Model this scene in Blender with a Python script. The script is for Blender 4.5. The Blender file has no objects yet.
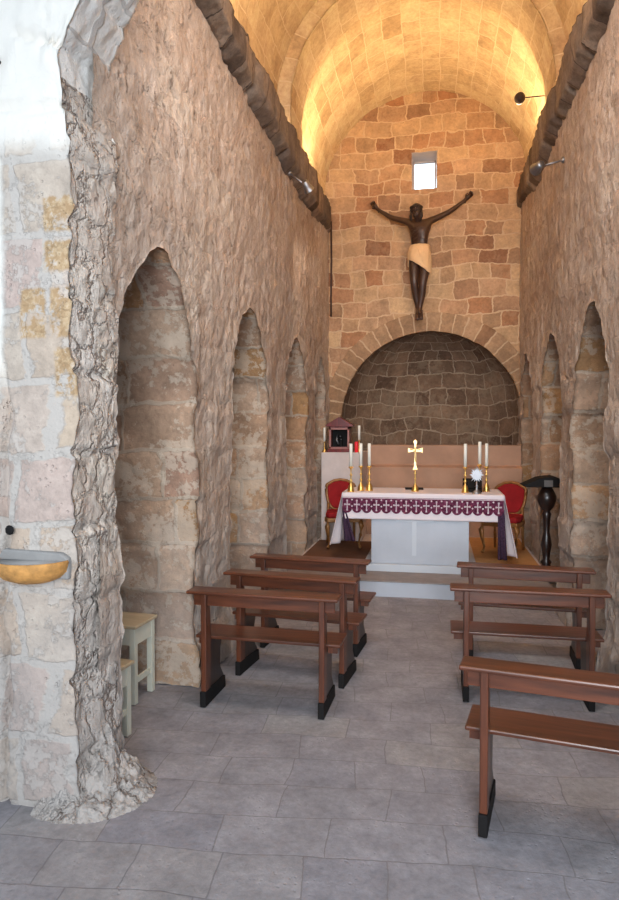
import bpy, bmesh, math, random
import numpy as np
from mathutils import Vector, Matrix

random.seed(7)
SC = bpy.context.scene
COL = SC.collection
PI = math.pi
R = math.radians

# ------------------------------------------------------------------ camera
cam_d = bpy.data.cameras.new('camera')
cam = bpy.data.objects.new('camera', cam_d)
COL.objects.link(cam)
cam_d.sensor_fit = 'VERTICAL'
cam_d.sensor_height = 36.0
cam_d.lens = 656.0 / 900.0 * 36.0
cam_d.clip_start = 0.05
cam.location = (0, 0, 1.8)
cam.rotation_euler = (R(90 - 1.746), 0, R(10.91))
SC.camera = cam

# ------------------------------------------------------------------ world and lights
w = bpy.data.worlds.new('daylight')
SC.world = w
w.use_nodes = True
bg = w.node_tree.nodes['Background']
bg.inputs[0].default_value = (0.70, 0.84, 1.0, 1)
bg.inputs[1].default_value = 0.72
# sky, with a bright patch added beyond the end wall to whiten the window
_nt = w.node_tree
_tc = _nt.nodes.new('ShaderNodeTexCoord')
_dp = _nt.nodes.new('ShaderNodeVectorMath')
_dp.operation = 'DOT_PRODUCT'
_dp.inputs[1].default_value = (0.0, 0.93, 0.367)
_nt.links.new(_tc.outputs['Generated'], _dp.inputs[0])
_mr = _nt.nodes.new('ShaderNodeMapRange')
_mr.interpolation_type = 'SMOOTHSTEP'
_mr.inputs[1].default_value = 0.90
_mr.inputs[2].default_value = 0.985
_mr.inputs[3].default_value = 0.72
_mr.inputs[4].default_value = 2.4
_nt.links.new(_dp.outputs['Value'], _mr.inputs[0])
_nt.links.new(_mr.outputs[0], bg.inputs[1])


def area(name, loc, target, sx, sy, power, color, spread=180):
    l = bpy.data.lights.new(name, 'AREA')
    l.shape = 'RECTANGLE'
    l.size = sx
    l.size_y = sy
    l.energy = power
    l.color = color
    l.spread = R(spread)
    o = bpy.data.objects.new(name, l)
    COL.objects.link(o)
    o.location = loc
    o.rotation_euler = (Vector(target) - Vector(loc)).to_track_quat('-Z', 'Y').to_euler()
    return o


def spot(name, loc, target, power, color, ang, blend=0.6, r=0.03):
    l = bpy.data.lights.new(name, 'SPOT')
    l.energy = power
    l.color = color
    l.spot_size = R(ang)
    l.spot_blend = blend
    l.shadow_soft_size = r
    o = bpy.data.objects.new(name, l)
    COL.objects.link(o)
    o.location = loc
    o.rotation_euler = (Vector(target) - Vector(loc)).to_track_quat('-Z', 'Y').to_euler()
    return o


WARM = (1.0, 0.70, 0.36)
# daylight falling in through the entrance behind the viewer
area('entrance_daylight', (0.5, -3.0, 2.6), (-0.2, 6.5, 1.6), 2.2, 2.6, 95, (0.90, 0.95, 1.0), 75)
# fill light added inside the nave, as from an assumed window over the entrance
area('nave_fill_light', (-0.2, 3.3, 4.9), (-0.2, 7.4, 1.2), 1.3, 0.7, 56, (1.0, 0.96, 0.93), 150)
# warm uplight strips lying on both cornices
area('cornice_light_left', (-1.61, 5.1, 5.09), (-1.45, 4.95, 9), 0.05, 3.7, 88, WARM)
area('cornice_light_left', (-1.61, 8.85, 5.235), (-1.42, 8.7, 9), 0.05, 2.0, 48, WARM)
area('cornice_light_right', (1.18, 5.1, 5.19), (1.02, 4.95, 9), 0.05, 3.7, 88, WARM)
area('cornice_light_right', (1.18, 8.85, 5.335), (0.98, 8.7, 9), 0.05, 2.0, 48, WARM)
# spotlights clamped to the cornices
spot('altar_spot', (-1.30, 7.25, 4.42), (-0.2, 9.8, 1.6), 52, (1.0, 0.82, 0.66), 100)
spot('figure_spot', (0.86, 6.85, 4.36), (-0.3, 10.1, 4.3), 110, (1.0, 0.82, 0.62), 80, 0.9)

vs = SC.view_settings
vs.view_transform = 'Standard'
vs.look = 'None'
vs.gamma = 1.0
vs.use_curve_mapping = False
vs.exposure = 0.2

# ------------------------------------------------------------------ noise
rng = np.random.RandomState(11)
_perm = rng.permutation(256)
_perm = np.concatenate([_perm, _perm, _perm])
_g = rng.normal(size=(256, 3))
_g /= np.linalg.norm(_g, axis=1)[:, None]


def noise3(P):
    Pi = np.floor(P).astype(int)
    F = P - Pi
    U = F * F * F * (F * (F * 6 - 15) + 10)
    Pi &= 255
    out = 0
    for dx in (0, 1):
        for dy in (0, 1):
            for dz in (0, 1):
                h = _perm[_perm[_perm[(Pi[..., 0] + dx) & 255] + ((Pi[..., 1] + dy) & 255)] + ((Pi[..., 2] + dz) & 255)]
                g = _g[h]
                d = g[..., 0] * (F[..., 0] - dx) + g[..., 1] * (F[..., 1] - dy) + g[..., 2] * (F[..., 2] - dz)
                wx = U[..., 0] if dx else 1 - U[..., 0]
                wy = U[..., 1] if dy else 1 - U[..., 1]
                wz = U[..., 2] if dz else 1 - U[..., 2]
                out = out + d * wx * wy * wz
    return out * 1.4


def vnoise(P, s, o=0.0):
    s = np.asarray(s, float)
    return np.stack([noise3(P * s + np.array([o + 3.1, o + 7.7, o + 1.3]) + k * 19.37) for k in range(3)], -1)


def ssd(a, b, x):
    t = np.clip((x - a) / (b - a), 0, 1)
    return t * t * (3 - 2 * t)


def hash1(i, s=0):
    v = np.sin(i * 127.1 + s * 311.7) * 43758.5453
    return v - np.floor(v)


# ------------------------------------------------------------------ materials
def nodes(name):
    m = bpy.data.materials.new(name)
    m.use_nodes = True
    nt = m.node_tree
    return m, nt, nt.nodes['Principled BSDF']


def N(nt, t, **kw):
    n = nt.nodes.new(t)
    for k, v in kw.items():
        setattr(n, k, v)
    return n


def setin(nt, sock, v):
    if isinstance(v, bpy.types.NodeSocket):
        nt.links.new(v, sock)
    elif isinstance(v, (tuple, list)) and sock.type == 'RGBA':
        sock.default_value = (*v[:3], 1)
    else:
        sock.default_value = v


def math_(nt, op, a, b=0.0, c=None):
    n = N(nt, 'ShaderNodeMath', operation=op)
    setin(nt, n.inputs[0], a)
    setin(nt, n.inputs[1], b)
    if c is not None:
        setin(nt, n.inputs[2], c)
    return n.outputs[0]


def mixc(nt, f, a, b, mode='MIX'):
    n = N(nt, 'ShaderNodeMix', data_type='RGBA', blend_type=mode)
    setin(nt, n.inputs[0], f)
    setin(nt, n.inputs[6], a)
    setin(nt, n.inputs[7], b)
    return n.outputs[2]


def noi(nt, vec, scale, detail=4, rough=0.6, out='Fac'):
    n = N(nt, 'ShaderNodeTexNoise')
    nt.links.new(vec, n.inputs['Vector'])
    n.inputs['Scale'].default_value = scale
    n.inputs['Detail'].default_value = detail
    n.inputs['Roughness'].default_value = rough
    return n.outputs[out]


def ramp(nt, f, stops, interp='LINEAR'):
    n = N(nt, 'ShaderNodeValToRGB')
    n.color_ramp.interpolation = interp
    el = n.color_ramp.elements
    while len(el) < len(stops):
        el.new(0.5)
    for e, (p, c) in zip(el, stops):
        e.position = p
        e.color = (*c[:3], 1) if len(c) >= 3 else (c[0],) * 3 + (1,)
    nt.links.new(f, n.inputs[0])
    return n.outputs[0]


def step(nt, x, a, b):
    n = N(nt, 'ShaderNodeMapRange', interpolation_type='SMOOTHSTEP')
    setin(nt, n.inputs[0], x)
    n.inputs[1].default_value = a
    n.inputs[2].default_value = b
    return n.outputs[0]


def vmap(nt, vec, scale):
    n = N(nt, 'ShaderNodeMapping')
    nt.links.new(vec, n.inputs[0])
    n.inputs['Scale'].default_value = scale
    return n.outputs[0]


def srgb(r, g, b):
    f = lambda c: ((c / 255 + 0.055) / 1.055) ** 2.4 if c / 255 > 0.04045 else c / 255 / 12.92
    return (f(r), f(g), f(b))


def stone(name, pal, mortar, bw=0.5, bh=0.3, msize=0.012, warp=0.05, rag=0.012, fleck=0.0,
          fleckcol=(0.6, 0.57, 0.53), streak=0.0, streakscale=(5, 5, 0.7), bump=0.5, base_white=0.0,
          blotch=0.25, rough=0.9, mortar_amt=1.0, plaster=0.0, plastercol=None, extra=None, offset=0.5, mbump=0.6, cracks=0.0, extra2=None):
    """masonry: per block colour, mortar joints, flaking limewash, weather streaks"""
    m, nt, bs = nodes(name)
    uv = N(nt, 'ShaderNodeUVMap').outputs[0]
    geo = N(nt, 'ShaderNodeNewGeometry')
    pos = geo.outputs['Position']
    # warp
    n1 = noi(nt, uv, 1.3, 1, 0.5, 'Color')
    n2 = noi(nt, uv, 9.0, 3, 0.6, 'Color')
    va = N(nt, 'ShaderNodeVectorMath', operation='SUBTRACT')
    nt.links.new(n1, va.inputs[0]); va.inputs[1].default_value = (0.5, 0.5, 0.5)
    vb = N(nt, 'ShaderNodeVectorMath', operation='SCALE'); nt.links.new(va.outputs[0], vb.inputs[0]); vb.inputs['Scale'].default_value = warp * 4
    vc = N(nt, 'ShaderNodeVectorMath', operation='SUBTRACT')
    nt.links.new(n2, vc.inputs[0]); vc.inputs[1].default_value = (0.5, 0.5, 0.5)
    vd = N(nt, 'ShaderNodeVectorMath', operation='SCALE'); nt.links.new(vc.outputs[0], vd.inputs[0]); vd.inputs['Scale'].default_value = rag * 4
    ve = N(nt, 'ShaderNodeVectorMath', operation='ADD'); nt.links.new(uv, ve.inputs[0]); nt.links.new(vb.outputs[0], ve.inputs[1])
    vf = N(nt, 'ShaderNodeVectorMath', operation='ADD'); nt.links.new(ve.outputs[0], vf.inputs[0]); nt.links.new(vd.outputs[0], vf.inputs[1])
    br = N(nt, 'ShaderNodeTexBrick')
    br.offset = offset
    br.squash = 0.7
    br.squash_frequency = 3
    nt.links.new(vf.outputs[0], br.inputs['Vector'])
    br.inputs['Color1'].default_value = (0, 0, 0, 1)
    br.inputs['Color2'].default_value = (1, 1, 1, 1)
    br.inputs['Mortar'].default_value = (0.5, 0.5, 0.5, 1)
    br.inputs['Scale'].default_value = 1.0
    br.inputs['Mortar Size'].default_value = msize
    br.inputs['Mortar Smooth'].default_value = 0.4
    br.inputs['Brick Width'].default_value = bw
    br.inputs['Row Height'].default_value = bh
    n = len(pal)
    col = ramp(nt, br.outputs['Color'], [(0.03 + 0.94 * i / max(1, n - 1), c) for i, c in enumerate(pal)])
    fine = noi(nt, pos, 26, 6, 0.7)
    mid = noi(nt, pos, 4.5, 5, 0.65)
    big = noi(nt, pos, 1.1, 3, 0.5)
    col = mixc(nt, blotch * 1.6, col, ramp(nt, mid, [(0.3, (0.25,) * 3), (0.5, (0.5,) * 3), (0.72, (0.8,) * 3)]), 'OVERLAY')
    col = mixc(nt, blotch * 1.2, col, ramp(nt, fine, [(0.3, (0.22,) * 3), (0.5, (0.5,) * 3), (0.7, (0.75,) * 3)]), 'OVERLAY')
    # pits
    vor = N(nt, 'ShaderNodeTexVoronoi'); nt.links.new(pos, vor.inputs['Vector']); vor.inputs['Scale'].default_value = 34
    pit = math_(nt, 'MULTIPLY', step(nt, vor.outputs['Distance'], 0.30, 0.12), step(nt, mid, 0.50, 0.62))
    mf = math_(nt, 'MULTIPLY', br.outputs['Fac'], mortar_amt)
    col = mixc(nt, mf, col, mortar)
    height = math_(nt, 'MULTIPLY_ADD', br.outputs['Fac'], -mbump * 0.012, math_(nt, 'MULTIPLY', fine, 0.012))
    height = math_(nt, 'ADD', height, math_(nt, 'MULTIPLY', mid, 0.03))
    height = math_(nt, 'MULTIPLY_ADD', pit, -0.012, height)
    if streak:
        sv = vmap(nt, pos, streakscale)
        st = noi(nt, sv, 2.0, 8, 0.68)
        st2 = noi(nt, vmap(nt, pos, tuple(s * 2.6 for s in streakscale)), 2.0, 5, 0.6)
        col = mixc(nt, streak, col, ramp(nt, st, [(0.28, srgb(132, 112, 98)), (0.44, srgb(172, 154, 140)), (0.56, srgb(188, 172, 160)), (0.72, srgb(216, 204, 194))]))
        height = math_(nt, 'MULTIPLY_ADD', st, 0.022, height)
        height = math_(nt, 'MULTIPLY_ADD', st2, 0.016, height)
        pk = step(nt, noi(nt, vmap(nt, pos, (9, 9, 5)), 2.2, 6, 0.7), 0.60, 0.68)
        col = mixc(nt, math_(nt, 'MULTIPLY', pk, 0.5), col, srgb(112, 84, 66))
        pl = step(nt, noi(nt, vmap(nt, pos, (7, 7, 2.4)), 2.6, 7, 0.72), 0.57, 0.66)
        col = mixc(nt, math_(nt, 'MULTIPLY', pl, 0.45), col, srgb(216, 202, 190))
        height = math_(nt, 'MULTIPLY_ADD', pk, -0.02, height)
    if fleck:
        fa = noi(nt, pos, 11, 8, 0.72)
        fb = noi(nt, pos, 1.9, 2, 0.5)
        thr = math_(nt, 'MULTIPLY_ADD', fb, 0.55, math_(nt, 'MULTIPLY', fa, 0.9))
        fk = math_(nt, 'MULTIPLY', step(nt, thr, 0.79 - 0.12 * fleck, 0.83 - 0.12 * fleck), min(1, fleck * 1.3))
        col = mixc(nt, fk, col, fleckcol)
        height = math_(nt, 'MULTIPLY_ADD', fk, 0.006, height)
    if base_white:
        sep = N(nt, 'ShaderNodeSeparateXYZ'); nt.links.new(pos, sep.inputs[0])
        bz = math_(nt, 'ADD', sep.outputs[2], math_(nt, 'MULTIPLY', mid, 1.3))
        k = math_(nt, 'MULTIPLY', step(nt, bz, 2.1, 0.9), base_white)
        col = mixc(nt, k, col, srgb(176, 170, 166))
    if plaster:
        k = extra(nt, pos, mid, fine)
        height = math_(nt, 'MULTIPLY', height, math_(nt, 'MULTIPLY_ADD', k, -0.8, 1.0))
        col = mixc(nt, math_(nt, 'MULTIPLY', k, plaster), col, plastercol)
    if extra2:
        k2 = extra2(nt, pos, mid, fine)
        col = mixc(nt, k2, col, mixc(nt, step(nt, fine, 0.42, 0.6), srgb(176, 146, 112), srgb(200, 174, 140)))
    if cracks:
        wv = N(nt, 'ShaderNodeVectorMath', operation='SCALE')
        nt.links.new(noi(nt, pos, 7, 4, 0.6, 'Color'), wv.inputs[0])
        wv.inputs['Scale'].default_value = 0.22
        wa = N(nt, 'ShaderNodeVectorMath', operation='ADD')
        nt.links.new(vmap(nt, pos, (1, 1, 0.62)), wa.inputs[0])
        nt.links.new(wv.outputs[0], wa.inputs[1])
        cv = N(nt, 'ShaderNodeTexVoronoi', feature='DISTANCE_TO_EDGE')
        nt.links.new(wa.outputs[0], cv.inputs['Vector'])
        cv.inputs['Scale'].default_value = 7
        ck = math_(nt, 'MULTIPLY', step(nt, cv.outputs['Distance'], 0.05, 0.005), step(nt, mid, 0.46, 0.56))
        col = mixc(nt, math_(nt, 'MULTIPLY', ck, cracks), col, srgb(104, 88, 78))
        height = math_(nt, 'MULTIPLY_ADD', step(nt, cv.outputs['Distance'], 0.0, 0.12), 0.024 * cracks, height)
    nt.links.new(col, bs.inputs['Base Color'])
    bs.inputs['Roughness'].default_value = rough
    bs.inputs['Specular IOR Level'].default_value = 0.2
    bp = N(nt, 'ShaderNodeBump')
    bp.inputs['Strength'].default_value = bump
    bp.inputs['Distance'].default_value = 1.0
    nt.links.new(height, bp.inputs['Height'])
    nt.links.new(bp.outputs[0], bs.inputs['Normal'])
    return m


def plain(name, col, rough=0.6, metal=0.0, bump=0.0, bscale=40, var=0.0, vscale=6, spec=0.5, coat=0.0, emit=None, es=0.0):
    m, nt, bs = nodes(name)
    tc = N(nt, 'ShaderNodeTexCoord').outputs['Object']
    c = None
    if var:
        nn = noi(nt, tc, vscale, 5, 0.6)
        c = mixc(nt, ramp(nt, nn, [(0.35, (0, 0, 0)), (0.65, (1, 1, 1))]), tuple(x * (1 - var) for x in col), tuple(min(1, x * (1 + var)) for x in col))
        nt.links.new(c, bs.inputs['Base Color'])
    else:
        bs.inputs['Base Color'].default_value = (*col, 1)
    bs.inputs['Roughness'].default_value = rough
    bs.inputs['Metallic'].default_value = metal
    bs.inputs['Specular IOR Level'].default_value = spec
    bs.inputs['Coat Weight'].default_value = coat
    if emit:
        bs.inputs['Emission Color'].default_value = (*emit, 1)
        bs.inputs['Emission Strength'].default_value = es
    if bump:
        bp = N(nt, 'ShaderNodeBump')
        bp.inputs['Strength'].default_value = bump
        bp.inputs['Distance'].default_value = 0.01
        nt.links.new(noi(nt, tc, bscale, 4, 0.6), bp.inputs['Height'])
        nt.links.new(bp.outputs[0], bs.inputs['Normal'])
    return m


def wood(name, c1, c2, rough=0.35, axis=0, coat=0.2):
    m, nt, bs = nodes(name)
    tc = N(nt, 'ShaderNodeTexCoord').outputs['Object']
    sc = [14, 14, 14]
    sc[axis] = 1.2
    f = noi(nt, vmap(nt, tc, tuple(sc)), 2.0, 6, 0.6)
    g = noi(nt, tc, 3.0, 3, 0.5)
    c = mixc(nt, ramp(nt, f, [(0.35, (0, 0, 0)), (0.65, (1, 1, 1))]), c1, c2)
    c = mixc(nt, 0.35, c, ramp(nt, g, [(0.3, (0.3,) * 3), (0.7, (0.7,) * 3)]), 'OVERLAY')
    nt.links.new(c, bs.inputs['Base Color'])
    bs.inputs['Roughness'].default_value = rough
    bs.inputs['Coat Weight'].default_value = coat
    bs.inputs['Coat Roughness'].default_value = 0.2
    bp = N(nt, 'ShaderNodeBump')
    bp.inputs['Strength'].default_value = 0.15
    bp.inputs['Distance'].default_value = 0.004
    nt.links.new(f, bp.inputs['Height'])
    nt.links.new(bp.outputs[0], bs.inputs['Normal'])
    return m


MORT = srgb(190, 170, 148)
M = {}
M['wall'] = stone('eroded_side_wall', [srgb(176, 156, 140), srgb(186, 166, 150), srgb(164, 138, 118), srgb(192, 176, 160)],
                  srgb(188, 172, 158), bw=0.62, bh=0.34, msize=0.010, warp=0.07, rag=0.035, streak=0.5, streakscale=(4.5, 4.5, 1.5), bump=0.8, base_white=0.6,
                  fleck=0.25, fleckcol=srgb(204, 188, 172), mortar_amt=0.45, blotch=0.3, cracks=0.18)
M['jamb'] = stone('niche_blocks', [srgb(172, 132, 88), srgb(156, 124, 98), srgb(178, 152, 130), srgb(166, 138, 116), srgb(156, 126, 108), srgb(178, 142, 108)],
                  srgb(172, 154, 136), bw=0.78, bh=0.33, msize=0.016, warp=0.03, rag=0.012, fleck=0.45, fleckcol=srgb(200, 184, 166),
                  bump=0.6, base_white=0.35, blotch=0.3, offset=0.35)
M['back'] = stone('sandstone_blocks', [srgb(150, 118, 92), srgb(176, 144, 112), srgb(188, 158, 124), srgb(158, 114, 84), srgb(182, 150, 120), srgb(136, 98, 74)],
                  srgb(196, 168, 138), bw=0.38, bh=0.225, msize=0.012, warp=0.055, rag=0.018, bump=0.7, blotch=0.3, fleck=0.12,
                  fleckcol=srgb(196, 168, 138))
M['vault'] = stone('vault_blocks', [srgb(204, 180, 146), srgb(194, 168, 134), srgb(212, 190, 156), srgb(182, 154, 120)],
                   srgb(214, 194, 162), bw=0.42, bh=0.24, msize=0.008, warp=0.02, rag=0.008, bump=0.5, blotch=0.3)
M['apse'] = stone('apse_blocks', [srgb(112, 90, 74), srgb(132, 106, 86), srgb(100, 78, 64), srgb(138, 114, 94)],
                  srgb(164, 144, 124), bw=0.42, bh=0.25, msize=0.013, warp=0.06, rag=0.018, bump=0.7, blotch=0.35, fleck=0.3,
                  fleckcol=srgb(150, 132, 112))
M['ring'] = stone('arch_ring_blocks', [srgb(146, 116, 90), srgb(164, 134, 106), srgb(136, 104, 80)], srgb(188, 162, 134), bw=0.26, bh=0.7,
                  msize=0.012, warp=0.015, rag=0.012, bump=0.6, blotch=0.3)
M['corn'] = stone('cornice_stone', [srgb(116, 102, 92), srgb(140, 124, 110), srgb(98, 84, 74)], srgb(88, 76, 68), bw=0.45, bh=0.6, msize=0.008,
                  rag=0.02, bump=0.6, blotch=0.4)


def front_mask(nt, pos, mid, fine):
    sep = N(nt, 'ShaderNodeSeparateXYZ'); nt.links.new(pos, sep.inputs[0])
    up = step(nt, math_(nt, 'MULTIPLY_ADD', mid, 0.25, sep.outputs[2]), 3.12, 3.36)
    left = step(nt, math_(nt, 'MULTIPLY_ADD', mid, 0.05, sep.outputs[0]), -1.97, -2.01)
    upl = step(nt, sep.outputs[2], 1.9, 2.2)
    return math_(nt, 'MAXIMUM', up, math_(nt, 'MULTIPLY', left, upl))


def ochre_mask(nt, pos, mid, fine):
    # two bare ochre blocks in the limewashed pier
    sep = N(nt, 'ShaderNodeSeparateXYZ'); nt.links.new(pos, sep.inputs[0])
    X_ = math_(nt, 'MULTIPLY_ADD', fine, 0.05, sep.outputs[0])
    Z_ = math_(nt, 'MULTIPLY_ADD', fine, 0.06, sep.outputs[2])
    tot = None
    for x0, x1, z0, z1 in ((-1.91, -1.78, 2.25, 2.48), (-1.755, -1.60, 2.25, 2.48), (-1.79, -1.60, 2.56, 2.70), (-1.79, -1.60, 2.745, 2.90), (-1.74, -1.60, 1.98, 2.20)):
        k = math_(nt, 'MULTIPLY', math_(nt, 'MULTIPLY', step(nt, X_, x0, x0 + .02), step(nt, X_, x1 + .02, x1)),
                  math_(nt, 'MULTIPLY', step(nt, Z_, z0, z0 + .02), step(nt, Z_, z1 + .02, z1)))
        tot = k if tot is None else math_(nt, 'MAXIMUM', tot, k)
    return math_(nt, 'MULTIPLY', tot, step(nt, noi(nt, pos, 13, 6, 0.7), 0.62, 0.5))


M['pier'] = stone('entrance_pier_blocks', [srgb(196, 158, 108), srgb(190, 176, 162), srgb(186, 166, 148), srgb(192, 178, 164), srgb(186, 166, 156), srgb(196, 182, 168)],
                  srgb(190, 182, 174), bw=0.24, bh=0.34, msize=0.022, warp=0.04, rag=0.018, bump=0.7, fleck=0.45, fleckcol=srgb(198, 190, 182),
                  base_white=0.4, blotch=0.22, plaster=0.95, plastercol=srgb(236, 231, 222), extra=front_mask, extra2=ochre_mask)
M['reveal'] = stone('eroded_reveal', [srgb(204, 192, 180), srgb(212, 200, 188), srgb(196, 182, 168)], srgb(190, 178, 168), bw=0.5, bh=0.34,
                    msize=0.010, rag=0.03, bump=0.8, streak=0.2, streakscale=(7, 7, 3), base_white=0.7, fleck=0.5,
                    fleckcol=srgb(200, 190, 180), mortar_amt=0.5, blotch=0.3, cracks=0.85)
M['voussoir'] = stone('limewashed_voussoirs', [srgb(226, 222, 216), srgb(216, 212, 206), srgb(232, 228, 222)], srgb(196, 190, 184), bw=0.6,
                      bh=0.30, msize=0.014, warp=0.0, rag=0.01, bump=0.7, blotch=0.15)
M['mound'] = plain('rubble_mortar', srgb(160, 150, 144), 0.95, bump=1.0, bscale=30, var=0.2, vscale=12, spec=0.1)
M['floor'] = stone('stone_paving', [srgb(142, 138, 142), srgb(148, 144, 147), srgb(138, 135, 140), srgb(152, 147, 146)],
                   srgb(116, 110, 109), bw=0.50, bh=0.27, msize=0.004, warp=0.035, rag=0.005, bump=0.32, blotch=0.26, rough=0.62, mortar_amt=0.6,
                   fleck=0.0, mbump=1.0)
M['tread'] = plain('worn_step_stone', srgb(142, 132, 128), 0.7, bump=0.5, bscale=12, var=0.12)
M['marble'] = plain('white_marble', srgb(178, 184, 194), 0.35, bump=0.05, var=0.05, vscale=3)
M['marble2'] = plain('pale_marble', srgb(192, 198, 206), 0.35)
M['plasterw'] = plain('white_plaster', srgb(206, 194, 190), 0.85, bump=0.3, bscale=20, var=0.05)
M['plasterp'] = plain('peach_plaster', srgb(178, 140, 116), 0.85, bump=0.4, bscale=8, var=0.10, vscale=3)
M['terra'] = plain('tan_carpet', srgb(196, 146, 96), 0.95, bump=0.4, bscale=90, var=0.08, spec=0.1)
M['pew'] = wood('varnished_pew_wood', srgb(66, 34, 21), srgb(106, 57, 35), 0.36, 0, 0.2)
M['pewv'] = wood('varnished_pew_wood_upright', srgb(66, 34, 21), srgb(106, 57, 35), 0.38, 2, 0.2)
M['pewdark'] = wood('dark_pew_panel', srgb(30, 19, 15), srgb(48, 28, 20), 0.4, 2, 0.2)
M['black'] = plain('black_paint', srgb(26, 24, 24), 0.75, spec=0.2)
M['brownc'] = plain('brown_carpet', srgb(112, 82, 66), 0.95, bump=0.4, bscale=90, var=0.1, spec=0.1)
M['stoolw'] = plain('cream_paint', srgb(214, 214, 198), 0.45, var=0.05)
M['stoolt'] = wood('stool_top_wood', srgb(176, 158, 128), srgb(198, 180, 150), 0.5, 0, 0.1)
M['brass'] = plain('polished_brass', srgb(246, 204, 120), 0.38, 1.0)
M['gold'] = plain('gilt_metal', srgb(240, 206, 146), 0.42, 1.0)
M['silver'] = plain('silver_metal', srgb(150, 150, 154), 0.45, 1.0)
M['wax'] = plain('white_wax', srgb(232, 230, 220), 0.5)
M['cloth'] = plain('white_linen', srgb(226, 216, 220), 0.9, bump=0.3, bscale=120, spec=0.1)
M['lace'] = plain('purple_lace', srgb(136, 66, 96), 0.9, bump=0.5, bscale=150, var=0.5, vscale=45, spec=0.1)
M['lacew'] = plain('pale_embroidery', srgb(226, 206, 216), 0.9, spec=0.1)
M['navy'] = plain('dark_blue_lace', srgb(66, 48, 66), 0.9, bump=0.5, bscale=150, var=0.4, vscale=50, spec=0.1)
M['red'] = plain('red_velvet', srgb(140, 26, 30), 0.8, var=0.15, spec=0.2)
M['gilt'] = plain('gilt_wood', srgb(140, 96, 52), 0.4, 0.3, var=0.2, vscale=20)
M['mahog'] = wood('mahogany', srgb(84, 18, 18), srgb(122, 32, 28), 0.3, 2, 0.4)
M['trimw'] = plain('pale_mahogany_edge', srgb(150, 96, 88), 0.4)
M['ebony'] = wood('dark_turned_wood', srgb(26, 16, 13), srgb(44, 26, 20), 0.35, 2, 0.25)
M['figure'] = plain('dark_carved_wood', srgb(58, 36, 26), 0.42, bump=0.4, bscale=24, var=0.25, vscale=9)
M['loin'] = plain('ochre_carved_cloth', srgb(206, 172, 132), 0.7, bump=0.5, bscale=14, var=0.08)
M['hair'] = plain('carved_hair', srgb(44, 28, 22), 0.6, bump=1.0, bscale=60)
M['redglass'] = plain('red_glass', srgb(200, 20, 34), 0.15, emit=(0.9, 0.05, 0.06), es=0.25)
M['basin'] = plain('ochre_stone', srgb(196, 142, 78), 0.75, bump=0.8, bscale=22, var=0.28, vscale=14)
M['basinin'] = plain('grey_worn_stone', srgb(146, 144, 142), 0.8, bump=0.4, bscale=30, var=0.1)
M['plate'] = plain('grey_plate', srgb(92, 88, 86), 0.7)
M['cable'] = plain('dark_cable', srgb(52, 28, 22), 0.6)
M['led'] = plain('warm_light_strip', srgb(255, 220, 160), 0.5, emit=WARM, es=6)
M['lampglass'] = plain('lamp_lens', srgb(240, 236, 228), 0.2, emit=(1, 0.85, 0.65), es=1.5)
mg, ntg, bsg = nodes('window_glass')
bsg.inputs['Base Color'].default_value = (0.92, 0.97, 0.95, 1)
bsg.inputs['Transmission Weight'].default_value = 1.0
bsg.inputs['Roughness'].default_value = 0.05
bsg.inputs['IOR'].default_value = 1.1
M['glass'] = mg


# ------------------------------------------------------------------ object helpers
def link(o, parent=None):
    COL.objects.link(o)
    if parent is not None:
        o.parent = parent
    return o


def tag(o, label, cat, group=None):
    o['label'] = label
    o['category'] = cat
    if group:
        o['group'] = group
    return o


def thing(name, label, cat, loc=(0, 0, 0), rz=0.0, group=None):
    o = bpy.data.objects.new(name, None)
    o.empty_display_size = 0.1
    COL.objects.link(o)
    o.location = loc
    o.rotation_euler = (0, 0, rz)
    return tag(o, label, cat, group)


def obj(name, bm, mats, parent=None, smooth=False, bevel=0.0, sub=0, angle=None):
    me = bpy.data.meshes.new(name)
    bmesh.ops.recalc_face_normals(bm, faces=bm.faces)
    bm.to_mesh(me)
    bm.free()
    if not isinstance(mats, (list, tuple)):
        mats = [mats]
    for m in mats:
        me.materials.append(M[m])
    if smooth:
        for p in me.polygons:
            p.use_smooth = True
    o = bpy.data.objects.new(name, me)
    link(o, parent)
    if bevel:
        b = o.modifiers.new('bevel', 'BEVEL')
        b.width = bevel
        b.segments = 2
        b.limit_method = 'ANGLE'
    if sub:
        s = o.modifiers.new('sub', 'SUBSURF')
        s.levels = s.render_levels = sub
    return o


def box(bm, x0, x1, y0, y1, z0, z1, mi=0, rot=None):
    vs_ = [bm.verts.new((x, y, z)) for x in (x0, x1) for y in (y0, y1) for z in (z0, z1)]
    if rot is not None:
        for v in vs_:
            v.co = rot @ v.co
    for f in ((0, 1, 3, 2), (4, 6, 7, 5), (0, 4, 5, 1), (2, 3, 7, 6), (0, 2, 6, 4), (1, 5, 7, 3)):
        fc = bm.faces.new([vs_[i] for i in f])
        fc.material_index = mi
    return vs_


def lathe(bm, prof, c=(0, 0, 0), n=20, mi=0, a0=0, a1=2 * PI, sx=1, sy=1):
    rings = []
    full = abs(a1 - a0 - 2 * PI) < 1e-6
    cnt = n if full else n + 1
    for r, z in prof:
        rings.append([bm.verts.new((c[0] + r * sx * math.cos(a0 + (a1 - a0) * i / n), c[1] + r * sy * math.sin(a0 + (a1 - a0) * i / n), c[2] + z)) for i in range(cnt)])
    for a, b in zip(rings[:-1], rings[1:]):
        for i in range(n):
            j = (i + 1) % cnt
            try:
                f = bm.faces.new((a[i], a[j], b[j], b[i]))
                f.material_index = mi
            except ValueError:
                pass
    for ring in (rings[0], rings[-1]):
        try:
            f = bm.faces.new(ring)
            f.material_index = mi
        except ValueError:
            pass


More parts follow.
